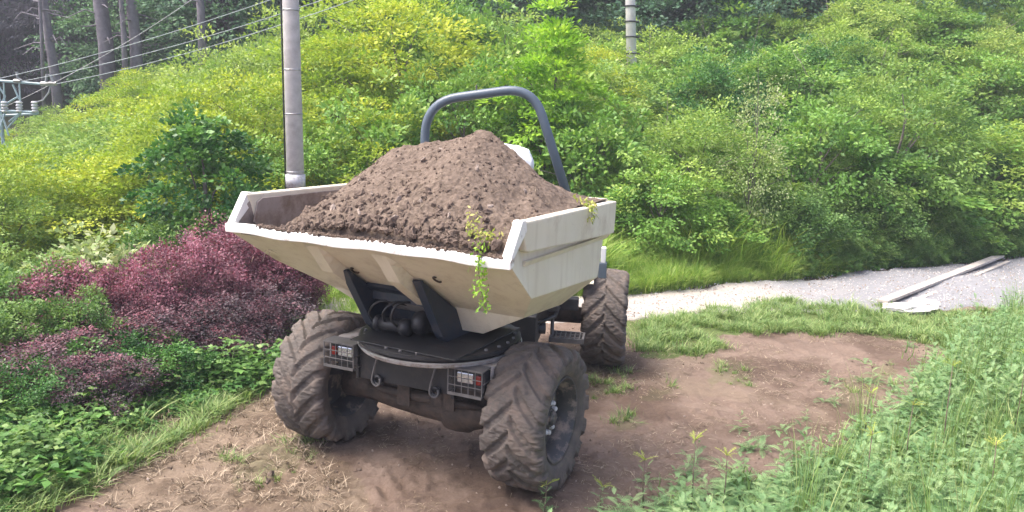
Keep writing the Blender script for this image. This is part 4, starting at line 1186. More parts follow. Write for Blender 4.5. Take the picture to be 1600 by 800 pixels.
#          name, kind, px, row, depth, width px, label
TREES = [
    ('deciduous_tree', 'robinia', 620, -25, 19.0, 300, 'tall bright yellow green tree whose crown leaves the frame above the roll bar\'s left end', G_Y),
    ('deciduous_tree', 'robinia_b', 520, 60, 17.5, 230, 'yellow green sapling just right of the grey concrete pole', G_Y),
    ('deciduous_tree', 'robinia', 395, 95, 16.0, 240, 'golden green sapling directly behind the left side of the grey pole', G_Y),
    ('deciduous_tree', 'robinia', 285, 115, 15.0, 230, 'golden green sapling rising behind the dark maple', G_Y),
    ('deciduous_tree', 'soft', 170, 175, 18.0, 260, 'soft green feathery sapling below the violet trunks', G_Y),
    ('deciduous_tree', 'soft', 60, 225, 16.0, 260, 'soft green feathery sapling beneath the lattice mast', G_Y),
    ('deciduous_tree', 'robinia_b', 130, 250, 13.5, 230, 'yellow green sapling low on the left behind the hedge', G_Y),
    ('deciduous_tree', 'soft', 0, 280, 12.5, 220, 'soft green sapling cut by the left edge of the frame', G_Y),
    ('deciduous_tree', 'robinia_b', 230, 215, 13.8, 170, 'yellow green sapling touching the left side of the dark maple', G_Y),
    ('deciduous_tree', 'robinia_b', 560, -35, 21.0, 230, 'bright yellow green tree top between the grey pole and the tallest crown', G_Y),
    ('deciduous_tree', 'bush', 700, -30, 22.0, 210, 'mid green tree top right of the tallest yellow crown', G_Y),
    ('deciduous_tree', 'bush_b', 790, 5, 21.0, 170, 'mid green tree top left of the vivid pointed sapling', G_Y),
    ('deciduous_tree', 'soft', 455, 15, 20.0, 200, 'soft green tree top partly hidden by the upper grey pole', G_Y),
    ('deciduous_tree', 'soft', 350, 55, 20.5, 200, 'soft green tree under the lone grey trunk', G_Y),
    ('deciduous_tree', 'bright', 868, -8, 17.0, 175, 'narrow vivid green sapling pointing up behind the roll bar\'s right bend', None),
    ('maple_tree', 'maple', 312, 160, 12.2, 205, 'dense dark green maple left of the grey pole', None),
    ('deciduous_tree', 'bush', 480, 190, 15.0, 200, 'green sapling low between the grey pole and the soil heap', G_Y),
    ('deciduous_tree', 'bush_b', 590, 130, 15.6, 200, 'green leafy sapling standing behind the left slope of the soil heap', G_Y),
    ('deciduous_tree', 'bush', 730, 85, 17.0, 220, 'mid green tree seen through the opening of the roll bar', None),
    ('shrub', 'bush', 1035, 245, 14.9, 200, 'deep green rounded shrub beside the right end of the skip', G_R),
    ('shrub', 'bush_b', 930, 140, 16.0, 190, 'mid green shrub right of the roll bar', G_R),
    ('shrub', 'wispy', 1190, 105, 15.5, 110, 'thin pale wispy sapling in the middle of the right hillside', None),
    ('shrub', 'soft', 1100, 160, 16.5, 210, 'soft green shrub left of the pale wispy sapling', G_R),
    ('shrub', 'bush', 1290, 150, 17.4, 230, 'mid green shrub right of the pale wispy sapling', G_R),
    ('shrub', 'soft', 1420, 95, 18.5, 240, 'large soft green shrub upper right of the bare twigs', G_R),
    ('shrub', 'bush_b', 1380, 225, 18.2, 230, 'mid green shrub overhanging the verge behind the gravel', G_R),
    ('shrub', 'bush', 1545, 190, 20.0, 260, 'leafy green shrub at the right edge above the plank', G_R),
    ('shrub', 'bush_b', 1210, 275, 16.2, 150, 'small green shrub left of the bare twigs at the verge', G_R),
    ('shrub', 'bush', 1470, 290, 18.6, 170, 'low green shrub above the far end of the plank', G_R),
    ('shrub', 'bush_b', 1120, 300, 15.3, 130, 'small bright shrub standing in tall verge grass', G_R),
]
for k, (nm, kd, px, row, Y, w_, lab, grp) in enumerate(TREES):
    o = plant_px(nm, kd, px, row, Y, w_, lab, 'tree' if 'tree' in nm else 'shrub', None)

# bare twiggy shrub
e = MB(); r = np.random.default_rng(33)
for k in range(70):
    a_ = r.uniform(0, 6.28); t1 = r.uniform(0.2, 0.75); L_1 = r.uniform(0.7, 1.7); p = Vector((r.normal() * 0.15, r.normal() * 0.15, 0)); d_ = Vector((math.cos(a_) * t1, math.sin(a_) * t1, 1)).normalized(); P = [p]
    for j in range(6):
        d_ = (d_ + Vector(r.normal(size=3) * 0.22)).normalized(); P.append(P[-1] + d_ * L_1 / 6)
    e.tube(P, [0.011 * (1 - j / 8) for j in range(7)], 4)
    for j in (2, 3, 4):
        d2 = (d_ + Vector(r.normal(size=3) * 0.8)).normalized(); e.tube([P[j], P[j] + d2 * 0.2, P[j] + (d2 + Vector(r.normal(size=3) * 0.3)) * 0.38], 0.004, 3)
p = at_z(1285, 388); o = e.build('bare_shrub', M['twig']); o.location = (float(p[0]), float(p[1]), float(ground_z(p[0], p[1], False))); tag(o, 'tangle of bare brown twigs under the green shrubs of the right hillside', 'shrub')

# dark forest behind: individually visible trunks, then the mass
for k, (px, row, wt, lean_, lab) in enumerate(((165, 100, 22, 12, 'thick violet grey trunk left of the pair beneath the overhead wires'), (210, 97, 17, 8, 'violet grey trunk right of the pair beneath the overhead wires'), (190, 92, 8, 3, 'thin grey trunk standing between the two thick violet ones'),
                                          (312, 48, 12, 8, 'grey trunk standing alone above the golden saplings'), (88, 155, 14, 16, 'slanting violet trunk right of the lattice mast'), (60, 90, 5, 0, 'thin pale dead trunk among brown branches at the far left'))):
    Y = 27.5 - k * 0.3; b_ = Vector(at_y(px + 4, row + 20, Y)); tp = Vector(at_y(px - lean_ * 1.6, row - 200, Y))
    root = empty('bare_trunk_tree', b_); d_ = tp - b_; rr0 = wt / F_PX * Y / 2
    e = MB(); e.tube([Vector((0, 0, -1.5)), d_ * 0.25 + Vector((0.04, 0, 0)), d_ * 0.5, d_ * 0.8, d_ * 1.2], [rr0 * 1.15, rr0, rr0 * 0.92, rr0 * 0.8, rr0 * 0.65], 10)
    e.build('trunk', M['bark_violet'], root, True)
    e = MB(); rq = np.random.default_rng(k)
    for j in range(7):
        a_ = rq.uniform(0, 6.28); s0 = d_ * rq.uniform(0.25, 0.75); e.tube([s0, s0 + Vector((math.cos(a_), math.sin(a_), rq.uniform(-0.3, 0.3))) * 0.5, s0 + Vector((math.cos(a_), math.sin(a_), -0.2)) * rq.uniform(0.7, 1.2)], [0.03, 0.02, 0.008], 4)
    e.build('branches', M['bark_violet'], root); tag(root, lab, 'tree')

r = np.random.default_rng(21)


def mass(name, keys, pts, label, cat, seed=0, sink=0.35, mat=None, zlimit=None):
    """a wood or thicket that reads as one mass: instanced crowns"""
    P = []; S_ = []; ID = []; rot = []
    for (x, y, hs, idx) in pts:
        P.append((x, y, float(terrain_h(x, y)) - sink)); S_.append((hs * r.uniform(0.9, 1.15),) * 2 + (hs,)); ID.append(idx); rot.append((0, 0, r.uniform(0, 6.28)))
    tms = [KINDS[k][0] for k in keys]
    return scatter(name, tms, P, rot, S_, label, cat, 'stuff', ID)


# thicket on the right hillside
pts = []
for _ in range(5200):
    y = r.uniform(15.5, 46) ; az = r.uniform(-0.12, 0.74); x = az * y
    y0 = np.interp(az, [-0.6, -0.2, 0.1, 0.4, 0.65], [20, 18, 16.0, 17.6, 20.5])
    if y < y0: continue
    if any((x - a) ** 2 + (y - b) ** 2 < 1.3 ** 2 for a, b, *_ in pts): continue
    if az < 0.09 and y < 24: continue
    hs = r.uniform(0.68, 1.12) * min(1, 0.65 + (y - y0) * 0.08)
    pts.append((x, y, hs, int(r.choice([0, 1, 2, 3, 4, 5], p=[0.31, 0.24, 0.22, 0.12, 0.09, 0.02]))))
HILL = list(pts)
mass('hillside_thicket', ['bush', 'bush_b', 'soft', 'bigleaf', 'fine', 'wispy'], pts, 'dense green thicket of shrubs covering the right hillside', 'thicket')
STK = []
for i in range(4):
    e = MB(); rq = np.random.default_rng(200 + i); p = Vector((0, 0, 0)); d_ = Vector((rq.normal() * 0.25, rq.normal() * 0.25, 1)).normalized(); P = [p]
    for j in range(8):
        d_ = (d_ + Vector(rq.normal(size=3) * 0.12)).normalized(); P.append(P[-1] + d_ * 0.45)
    e.tube(P, [0.022 * (1 - j / 9.5) for j in range(9)], 5)
    for j in (3, 4, 5, 6, 7):
        d2 = (d_ + Vector(rq.normal(size=3) * 0.7)).normalized(); e.tube([P[j], P[j] + d2 * 0.35, P[j] + d2 * 0.7 + Vector((0, 0, 0.15))], [0.009, 0.006, 0.003], 4)
    me_ = e.mesh('bare_stem'); me_.materials.append(M['palebark']); STK.append(me_)
sp = np.array([(x + r.normal() * 0.7, y - 0.6 + r.normal() * 0.5) for x, y, *_ in HILL if r.uniform() < 0.55])
scatter('thicket_stems', STK, np.stack([sp[:, 0], sp[:, 1], terrain_h(sp[:, 0], sp[:, 1])], 1), np.stack([r.normal(size=len(sp)) * 0.12, r.normal(size=len(sp)) * 0.12, r.uniform(0, 6, len(sp))], 1), r.uniform(0.6, 0.95, len(sp)), 'thin bare stems poking out of the right hillside thicket', 'stems')
# yellow green thicket on the left slope
pts = []
for _ in range(2600):
    y = r.uniform(12.6, 26); az = r.uniform(-0.76, 0.10); x = az * y
    lim = np.interp(az, [-0.66, -0.4, -0.2, 0.1], [12.8, 13.4, 15, 18]); top = np.interp(az, [-0.66, -0.55, -0.4, -0.25, 0.0, 0.1], [24, 27, 27, 27, 27, 27])
    if y < lim or y > top: continue
    if any((x - a) ** 2 + (y - b) ** 2 < 1.35 ** 2 for a, b, *_ in pts): continue
    pts.append((x, y, r.uniform(0.5, 0.88) * (0.75 if az < -0.52 and y > 15 else 1.0), int(r.choice([0, 1, 2], p=[0.35, 0.3, 0.35]))))
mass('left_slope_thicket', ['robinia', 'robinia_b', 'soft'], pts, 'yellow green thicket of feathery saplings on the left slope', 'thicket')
# dark wood beyond
pts = []
for _ in range(3400):
    y = r.uniform(31, 75); az = r.uniform(-0.8, 0.5); x = az * y
    if any((x - a) ** 2 + (y - b) ** 2 < 2.3 ** 2 for a, b, *_ in pts): continue
    con = az < -0.36 - 0.1 * r.uniform(0, 1)
    pts.append((x, y, r.uniform(0.75, 1.25) * (1 if not con else 0.9), 1 if con and r.uniform() < 0.75 else 0))
mass('dark_wood', ['dark', 'conifer'], pts, 'dark wood of tall trees closing the view along the top', 'wood', sink=1.2)

# ------------------------------------------------------------------ hedge of barberry and green shrubs on the left
kind('barberry', 'lf_purple', 'twig', 51, 0.02, 24, L=0.036, W=0.022, H=1.35, R=0.75, n_clump=420, per=60, cr=0.13, flat=0.8, shell=0.72, lump=0.35, low=0.0)
kind('slate', 'lf_slate', 'twig', 52, 0.02, 24, L=0.034, W=0.02, H=1.2, R=0.75, n_clump=400, per=56, cr=0.14, flat=0.6, shell=0.72, lump=0.4, low=0.0)
kind('hedge', 'lf_hedge', 'twig', 53, 0.02, 20, L=0.045, W=0.028, H=1.3, R=0.7, n_clump=300, per=60, cr=0.14, flat=0.6, shell=0.7, lump=0.45, low=0.0)
kind('youngmaple', 'lf_pale', 'twig', 54, 0.02, 20, L=0.085, W=0.065, H=1.6, R=0.55, n_clump=120, per=18, cr=0.2, flat=0.25, shell=0.6, lump=0.4)
HED = [
    ('barberry_shrub', 'barberry', 365, 375, 10.6, 170, 'bright crimson purple barberry shrub, tallest of the hedge, left of the skip corner', None),
    ('barberry_shrub', 'barberry', 285, 405, 9.5, 160, 'crimson purple barberry shrub in the middle of the hedge', None),
    ('barberry_shrub', 'slate', 400, 445, 10.0, 150, 'slate purple barberry shrub just behind the left front tyre', None),
    ('barberry_shrub', 'slate', 300, 470, 9.0, 170, 'slate purple barberry shrub low at the front of the hedge', None),
    ('barberry_shrub', 'barberry', 455, 405, 11.2, 90, 'thin reddish barberry shrub at the far end of the hedge, under the skip', None),
    ('barberry_shrub', 'slate', 190, 490, 8.4, 190, 'dark blue purple barberry shrub in the shade left of centre of the hedge', None),
    ('barberry_shrub', 'barberry', 95, 445, 8.7, 170, 'mixed purple barberry shrub below the pale young maple', None),
    ('barberry_shrub', 'slate', 70, 530, 7.6, 200, 'dark barberry shrub at the lower left', None),
    ('hedge_shrub', 'hedge', -20, 480, 7.7, 150, 'light green shrub cut by the left edge of the frame', None),
    ('barberry_shrub', 'barberry', 215, 440, 9.0, 130, 'reddish barberry shrub just left of the crimson middle one', None),
    ('barberry_shrub', 'slate', 375, 480, 9.3, 120, 'slate purple barberry shrub bulging toward the path near the left tyre', None),
    ('barberry_shrub', 'barberry', 430, 398, 10.6, 130, 'dusty pink barberry shrub directly below the skip corner', None),
    ('barberry_shrub', 'slate', 30, 575, 7.0, 170, 'dark barberry shrub lowest at the left edge, right above the ground cover', 'x'),
    ('barberry_shrub', 'slate', 155, 560, 7.4, 150, 'blue purple barberry shrub low at the hedge foot, second from the left', None),
    ('hedge_shrub', 'hedge', 255, 545, 8.0, 130, 'dark green shrub low at the hedge foot below the crimson barberry', 'x'),
    ('barberry_shrub', 'slate', 340, 520, 8.8, 120, 'blue purple barberry shrub low at the hedge foot nearest the left tyre', None),
    ('hedge_shrub', 'hedge', 160, 530, 7.9, 150, 'dark green shrub low in the shaded hedge front at left', 'x'),
    ('hedge_shrub', 'hedge', 335, 520, 9.0, 120, 'green shrub low at the hedge front before the crimson shrubs', 'x'),
    ('hedge_shrub', 'hedge', 15, 420, 8.6, 190, 'fresh green shrub at the left end of the hedge', None),
    ('hedge_shrub', 'hedge', 215, 425, 9.4, 130, 'light green shrub between the young maple and the crimson barberry', None),
    ('hedge_shrub', 'hedge', 425, 440, 10.6, 90, 'small olive green shrub among the purple ones near the skip', None),
    ('hedge_shrub', 'hedge', 120, 470, 8.2, 120, 'green shrub growing through the purple barberry at lower left', None),
    ('young_maple', 'youngmaple', 140, 362, 9.6, 130, 'young maple with big pale green leaves standing above the hedge', None),
    ('young_maple', 'youngmaple', 195, 395, 9.9, 90, 'young maple with pinkish pale leaves right of the larger one', None),
    ('hedge_shrub', 'hedge', 265, 350, 11.6, 150, 'light green shrub at the foot of the dark maple', None),
]
for (nm, kd, px, row, Y, w_, lab, grp) in HED:
    plant_px(nm, kd, px, row - (34 if kd == 'barberry' else 16), Y - 0.15, w_ * 1.12, lab, 'shrub' if 'maple' not in nm else 'tree', None, parts=('stem', 'foliage'), mat='lf_maple' if grp else None)

# ------------------------------------------------------------------ low plants
def blades(name, seed, mat, n=40, h=(0.1, 0.3), rad=0.10, w=0.006, bend=0.5, seg=4):
    r = np.random.default_rng(seed); Vs = []; Qs = []; Rn = []
    for i in range(n):
        a = r.uniform(0, 6.28); q = abs(r.normal()) * rad * 0.6; x, y = q * math.cos(a), q * math.sin(a); H_ = r.uniform(*h); b = r.uniform(0.15, 1) * bend * H_; a2 = a + r.normal() * 0.7; sw = np.array([-math.sin(a2), math.cos(a2), 0]); k0 = len(Vs); ww = w * r.uniform(0.6, 1.4); c = r.uniform(0, 1)
        for s in range(seg + 1):
            t = s / seg; c_ = np.array([x + math.cos(a2) * b * t * t, y + math.sin(a2) * b * t * t, H_ * (t - 0.25 * bend * t * t)]); wt = ww * (1 - t ** 1.6) + 0.0004
            Vs += [c_ - sw * wt, c_ + sw * wt]; Rn += [c, c]
        for s in range(seg): Qs.append((k0 + 2 * s, k0 + 2 * s + 1, k0 + 2 * s + 3, k0 + 2 * s + 2))
    me = np_mesh(name, Vs, Qs); fattr(me, 'rnd', Rn); me.materials.append(M[mat]); return me


GR_SHORT = [blades('grass_tuft', i, 'grass', 46, (0.04, 0.15), 0.12, 0.004, 1.3) for i in range(4)]
GR_TALL = [blades('tall_tuft', 20 + i, 'grass_lit', 46, (0.18, 0.66), 0.18, 0.006, 1.0) for i in range(4)]
GR_STALK = [blades('stalk_tuft', 30 + i, 'grass', 26, (0.3, 0.75), 0.14, 0.0035, 0.35) for i in range(3)]
GR_DRY = [blades('dry_tuft', 40 + i, 'straw', 26, (0.02, 0.07), 0.10, 0.003, 2.2) for i in range(3)]


def leafy(name, seed, mat, n=60, rad=0.22, h=(0.08, 0.28), L=0.06, W=0.042, up=0.8, trip=True):
    r = np.random.default_rng(seed); C = []; D = []; N = []; Ls = []; rn = []
    for i in range(n):
        a = r.uniform(0, 6.28); q = math.sqrt(r.uniform()) * rad; z = r.uniform(*h); c = r.uniform(0, 1); base = np.array([q * math.cos(a), q * math.sin(a), z]); d0 = r.uniform(0, 6.28)
        for j in ((-1.0, 0, 1.0) if trip else (0,)):
            d = d0 + j; C.append(base); D.append([math.cos(d), math.sin(d), -0.15 + r.normal() * 0.2]); N.append(np.array([0, 0, up]) + r.normal(size=3) * 0.3); Ls.append(L * r.uniform(0.6, 1.25)); rn.append(min(1, 0.6 * c + 0.4 * r.uniform()))
    C = np.array(C); Ls = np.array(Ls); me = leaf_mesh(name, C, np.array(D, float), unit(np.array(N)), Ls, Ls * W / L, np.array(rn), 0.08); me.materials.append(M[mat]); return me


COVER = [leafy('cover_clump', 60 + i, 'lf_cover', 44, 0.2, (0.02, 0.17), 0.055, 0.033) for i in range(4)]
COVER_S = [leafy('cover_small', 70 + i, 'lf_hedge', 50, 0.2, (0.02, 0.30), 0.04, 0.025) for i in range(3)]


def pinnate(r, C, D, N, L, W_, rn, base, az, el, length, pairs, c, lobe):
    """a lobed leaf: kites along a drooping rachis"""
    d = np.array([math.cos(az) * math.cos(el), math.sin(az) * math.cos(el), math.sin(el)]); p = np.array(base, float); side = np.array([-math.sin(az), math.cos(az), 0]); st_ = length / pairs
    for k in range(pairs):
        t = k / pairs; d = d + np.array([0, 0, -0.10]); d /= np.linalg.norm(d); p = p + d * st_; nrm = np.cross(d, side); nrm = nrm if nrm[2] > 0 else -nrm
        ll = lobe * math.sin(math.pi * (0.2 + 0.75 * t)) + lobe * 0.15
        for s in (-1, 1):
            C.append(p.copy()); D.append(side * s * 0.8 + d * 0.75 + nrm * 0.12); N.append(nrm + r.normal(size=3) * 0.12); L.append(ll); W_.append(ll * 0.17); rn.append(c)
        C.append(p - d * st_); D.append(d); N.append(nrm); L.append(st_ * 1.3); W_.append(0.006 + 0.004 * (1 - t)); rn.append(c)
    C.append(p); D.append(d); N.append(nrm); L.append(lobe * 0.9); W_.append(lobe * 0.35); rn.append(c)


def weed(name, seed, H=0.5, mat='lf_weed', nl=16, ll=0.13, tip=True, rosette=6, lobe=0.04, pairs=9):
    r = np.random.default_rng(seed); C, D, N, L, W_, rn = [], [], [], [], [], []
    for k in range(rosette):
        pinnate(r, C, D, N, L, W_, rn, (0, 0, 0.01), r.uniform(0, 6.28), r.uniform(0.3, 0.9), ll * r.uniform(0.9, 1.6), pairs, r.uniform(0.1, 0.7), lobe * 1.15)
    if H > 0.2:
        for k in range(nl):
            t = k / nl; pinnate(r, C, D, N, L, W_, rn, (0.02 * math.sin(k), 0.02 * math.cos(k), H * (0.08 + 0.9 * t)), k * 2.4 + r.normal() * 0.3, 0.35 + 0.75 * t, ll * (1.15 - 0.72 * t) * r.uniform(0.8, 1.15), pairs, min(1, r.uniform(0.2, 0.7) + 0.3 * t), lobe * (1.1 - 0.6 * t))
    C = np.array(C); me = leaf_mesh(name, C, np.array(D), unit(np.array(N)), np.array(L), np.array(W_), np.array(rn), 0.05); me.materials.append(M[mat]); return me


WEEDS = [weed('weed_leaves', 80 + i, h, nl=n_, ll=l_) for i, (h, n_, l_) in enumerate(((0.0, 0, 0.15), (0.28, 9, 0.13), (0.42, 14, 0.12), (0.52, 18, 0.11), (0.35, 12, 0.14), (0.0, 0, 0.2)))]
TIPS = [weed('weed_shoot', 90 + i, 0.12, 'lf_weedtip', nl=8, ll=0.06, rosette=9, lobe=0.018, pairs=4) for i in range(2)]
STRAWS = [blades('straw_piece', 100 + i, 'straw', 8, (0.004, 0.014), 0.08, 0.0022, 11) for i in range(4)]

r = np.random.default_rng(99)
# left: leafy ground cover, then grass and dried cuttings along the path edge
x, y = sample_poly(LEFT_GREEN, 46, r, 0.2); k = in_view(x, y) & (y < 11.5); x, y = x[k], y[k]
P_, rot_, s_ = drop(x, y, r, 0.75, 1.3, 0.08)
s_ = s_ * (0.7 + 0.7 * sstep(-0.25, 0.3, fbm(x * 1.5, y * 1.5, 83, 3)))
scatter('ground_cover', COVER + COVER_S[:1], P_, rot_, s_, 'low leafy green ground cover in front of the hedge', 'ground cover')
k = r.uniform(size=len(x)) < 0.45; P2, rot2, s2_ = drop(x[k], y[k], r, 1.0, 2.3, 0.2)
scatter('cover_grass', GR_SHORT, P2, rot2, s2_, 'grass blades poking through the leafy ground cover', 'grass')
LG = gpoly([(-200, 980), (0, 790), (120, 735), (230, 680), (330, 630), (425, 585), (440, 540), (480, 510), (430, 570), (440, 600), (340, 650), (240, 705), (120, 765), (60, 800), (-60, 900), (-200, 1050)])
x, y = sample_poly(LG, 210, r, 0.22, 8); k = in_view(x, y); x, y = x[k], y[k]; P_, rot_, s_ = drop(x, y, r, 0.8, 1.6, 0.1)
scatter('grass_fringe', GR_SHORT, P_, rot_, s_, 'strip of fresh grass between ground cover and mud path', 'grass')
x, y = sample_poly([(-5.5, 10.2), (-1.2, 9.6), (-0.6, 13), (-6, 14)], 30, r, 0.2); P_, rot_, s_ = drop(x, y, r, 0.45, 0.75, 0.1)
scatter('lit_grass', GR_TALL, P_, rot_, s_, 'bright grass seen between the left tyre and the skip', 'grass')
x, y = sample_poly(LEFT_DRY, 90, r, 0.2, 9); k = in_view(x, y); x, y = x[k], y[k]; P_, rot_, s_ = drop(x, y, r, 0.7, 1.4, 0.2)
scatter('dried_cuttings', GR_DRY + STRAWS, P_, rot_, s_, 'dried grass cuttings strewn along the left path edge', 'cuttings')

# patches of grass on the bare soil
for k, poly in enumerate(PATCHES):
    x, y = sample_poly(poly, [120, 70, 80, 70, 50, 60][k], r, 0.12, 6); P_, rot_, s_ = drop(x, y, r, 0.35, 0.95, 0.2)
    scatter('grass_patch', GR_SHORT[:2] + GR_DRY + STRAWS[:1], P_, rot_, s_, ['grass patch on the mud in front of the left tyre', 'thin grass beside the rear tyre', 'small bright grass tuft on the bare soil', 'thin grass patch right of the near tyre', 'sparse weeds at the edge of the bare soil', 'thin grass between rear tyre and bare soil'][k], 'grass')
x, y = sample_poly(MID_GRASS, 120, r, 0.3, 7); k = fbm(x * 2.2, y * 2.2, 91, 3) > -0.13; x, y = x[k], y[k]; P_, rot_, s_ = drop(x, y, r, 0.5, 1.5, 0.12)
scatter('verge_grass', GR_SHORT, P_, rot_, s_, 'strip of green grass between bare soil and gravel road', 'grass')

# tall grass and herbs beyond the road
n = 13000; x = r.uniform(-1, 20, n); lo_ = np.interp(x, [-6, -0.5, 1.85, 4.7, 7.9, 11.9, 15.5, 22], [11.9, 12.2, 12.8, 14.35, 16.15, 18.3, 20.7, 26]); y = lo_ + r.exponential(0.75, n); k = in_view(x, y) & (y < lo_ + 3.2); x, y, lo_ = x[k], y[k], lo_[k]
P_, rot_, s_ = drop(x, y, r, 0.55, 1.2, 0.22); s_ = 1.5 * (0.65 + 0.6 * sstep(-0.3, 0.3, fbm(x * 1.6, y * 1.6, 301, 3))) * s_ * (0.45 + 0.55 * sstep(0, 1.1, y - lo_)); right = sstep(5.0, 8.5, x)
sel = r.uniform(size=len(x)) > right * 0.5
scatter('tall_verge_grass', GR_TALL, P_[sel], rot_[sel], s_[sel], 'tall bright grass along the far side of the gravel road', 'grass')
s2 = ~sel; hk = np.concatenate([P_[s2][::5], P_[sel][::45]]); hr = np.concatenate([rot_[s2][::5], rot_[sel][::45]]) * np.array([0.3, 0.3, 1]); hs_ = np.concatenate([s_[s2][::5] * 0.6, s_[sel][::45] * 0.28])
scatter('verge_herbs', [KINDS['hedge'][0]], hk, hr, hs_, 'leafy bramble like herbs along the far side of the road', 'undergrowth')
x, y, z = P_[s2].T
scatter('verge_cover', COVER, P_[s2], rot_[s2], s_[s2] * 1.8, 'low leaves under the right hillside shrubs', 'ground cover')

# right foreground weeds
x, y = sample_poly(RIGHT_WEEDS, 80, r, 0.22, 10); k = in_view(x, y, 0.12) & (y < 12.5); x, y = x[k], y[k]
P_, rot_, s_ = drop(x, y, r, 0.75, 1.25, 0.12)
hgt = 0.55 + 0.45 * sstep(-0.1, 0.2, fbm(x * 1.2, y * 1.2, 61, 2)) + 0.25 * sstep(3.5, 6, x)
sc3 = np.stack([s_, s_, s_ * hgt], 1)
scatter('foreground_weeds', WEEDS, P_, rot_, sc3, 'dense grey green feathery weeds filling the lower right', 'weeds')
k = r.uniform(size=len(x)) < 0.9
k &= r.uniform(size=len(x)) < 0.15
jx, jy = x[k] + r.normal(size=k.sum()) * 0.15, y[k] + r.normal(size=k.sum()) * 0.15; P2, rot2, s2_ = drop(jx, jy, r, 0.8, 2.2, 0.15)
scatter('foreground_grass', GR_SHORT, P2, rot2, s2_, 'grass growing between the feathery weeds', 'grass')
k = (r.uniform(size=len(x)) < 0.07) & (x > 2.0); P2, rot2, s2_ = drop(x[k], y[k], r, 0.7, 1.15, 0.12)
scatter('foreground_stalks', GR_STALK, P2, rot2, s2_, 'tall grass stalks among the weeds at right', 'grass')
k = (r.uniform(size=len(x)) < 0.10); P2, rot2, s2_ = drop(x[k], y[k], r, 0.6, 1.0, 0.1, 0.3)
# thin outliers on the bare soil
OUT = gpoly([(1180, 660), (1300, 560), (1440, 540), (1420, 640), (1320, 700), (1150, 770), (900, 830), (900, 790)])
x, y = sample_poly(OUT, 5, r, 0.3, 12); P2, rot2, s2_ = drop(x, y, r, 0.45, 0.9, 0.1)
scatter('stray_weeds', WEEDS[:2], P2, rot2, s2_, 'stray feathery weeds on the bare soil edge', 'weeds')

# single weeds that stand out
SW = [(850, 800, 0.26, 'low yellow tipped weed at the foot of the near tyre'), (938, 800, 0.24, 'short weed shoot at the bottom edge right of the near tyre'), (1005, 790, 0.42, 'slender weed left of the tallest shoot on the bare soil'),
      (1080, 800, 0.62, 'tall slender weed on a bare red stem near the bottom'), (1128, 800, 0.52, 'bushy tipped weed right of the tall slender one'), (1345, 800, 0.66, 'weed with golden tip standing above the others at the bottom'),
      (1350, 690, 0.50, 'dark stemmed weed at the left border of the weed bed'), (1415, 735, 0.62, 'dark stemmed weed in the middle of the weed bed'), (1470, 730, 0.95, 'tallest dark stemmed weed in the weed bed'),
      (1540, 815, 0.6, 'curling leaved weed with yellow tip at the lower right corner'), (1580, 700, 0.85, 'tall weed near the right edge of the frame')]
STEMW = [weed('stalk_leaves', 120 + i, 0.6, 'lf_weed', nl=12, ll=0.10, rosette=3, lobe=0.028, pairs=5) for i in range(3)]
for i, (px, py, h_, lab) in enumerate(SW):
    p = at_z(px, py); z_ = float(ground_z(p[0], p[1])); o = empty('weed_plant', (float(p[0]), float(p[1]), z_), i * 1.1); tag(o, lab, 'weed')
    e = MB(); e.tube([(0, 0, 0), (0.01, 0.01, h_ * 0.5), (0.015, 0.0, h_)], [0.006, 0.005, 0.003], 5); e.build('stem', M['twig'], o, True)
    c_ = link('leaves', STEMW[i % 3], parent=o); c_.scale = (0.9, 0.9, h_ / 0.6)
    c_ = link('tip', TIPS[i % 2], parent=o); c_.location = (0.015, 0, h_ - 0.05); c_.scale = (1.0, 1.0, 1.3)

# pebbles, clods, straws on the mud
BARE = gpoly([(60, 830), (430, 640), (600, 560), (980, 500), (1110, 520), (1470, 520), (1480, 560), (1330, 700), (1000, 820), (700, 900), (0, 900)])
x, y = sample_poly(BARE, 110, r, 0.1); k = fbm(x * 1.6, y * 1.6, 72, 3) > 0.02; x, y = x[k], y[k]; P_, rot_, s_ = drop(x, y, r, 0.006, 0.022, 1.5)
s_ = np.minimum(0.004 + 0.004 * r.exponential(1, len(x)), 0.03)
scatter('soil_crumbs', CLODS, P_, rot_, s_, 'small clods of earth on the mud', 'soil crumbs')
x, y = sample_poly(BARE, 5, r, 0.1); P_, rot_, s_ = drop(x, y, r, 0.004, 0.016, 1.5)
scatter('pebbles', STONES, P_, rot_, s_, 'pale pebbles on the mud', 'pebbles')
x, y = sample_poly(BARE, 150, r, 0.1); k = (fbm(x * 1.3, y * 1.3, 71, 3) > 0.0); x, y = x[k], y[k]; P_, rot_, s_ = drop(x, y, r, 0.5, 1.5, 0.12, 0.006)
scatter('straw_litter', STRAWS, P_, rot_, s_, 'dry straw scattered over the mud', 'straw')
n = 6000; x = r.uniform(-0.5, 14, n); t = r.uniform(0, 1, n); lo_ = np.interp(x, [-6, -3, 0, 1.75, 2.95, 4.6, 6.6, 9.5, 16, 22], [10.7, 10.75, 10.9, 11.2, 11.75, 12.1, 12.4, 12.9, 13.6, 14.5]); hi_ = np.interp(x, [-6, -3, -0.5, 1.85, 4.7, 7.9, 11.9, 15.5, 22], [11.8, 11.9, 12.2, 12.75, 14.3, 16.1, 18.2, 20.6, 26])
y = lo_ + (hi_ - lo_) * t; k = in_view(x, y); x, y = x[k], y[k]; P_, rot_, s_ = drop(x, y, r, 0.004, 0.02, 1.5, 0.032)
GRV = [rock_mesh('gravel_piece', 60 + i, m_, 0.7, 0.35, 1) for i, m_ in enumerate(('stone', 'whiterubble', 'concrete'))]
scatter('road_gravel', GRV, P_, rot_, s_, 'loose crushed stones on the gravel road', 'gravel')

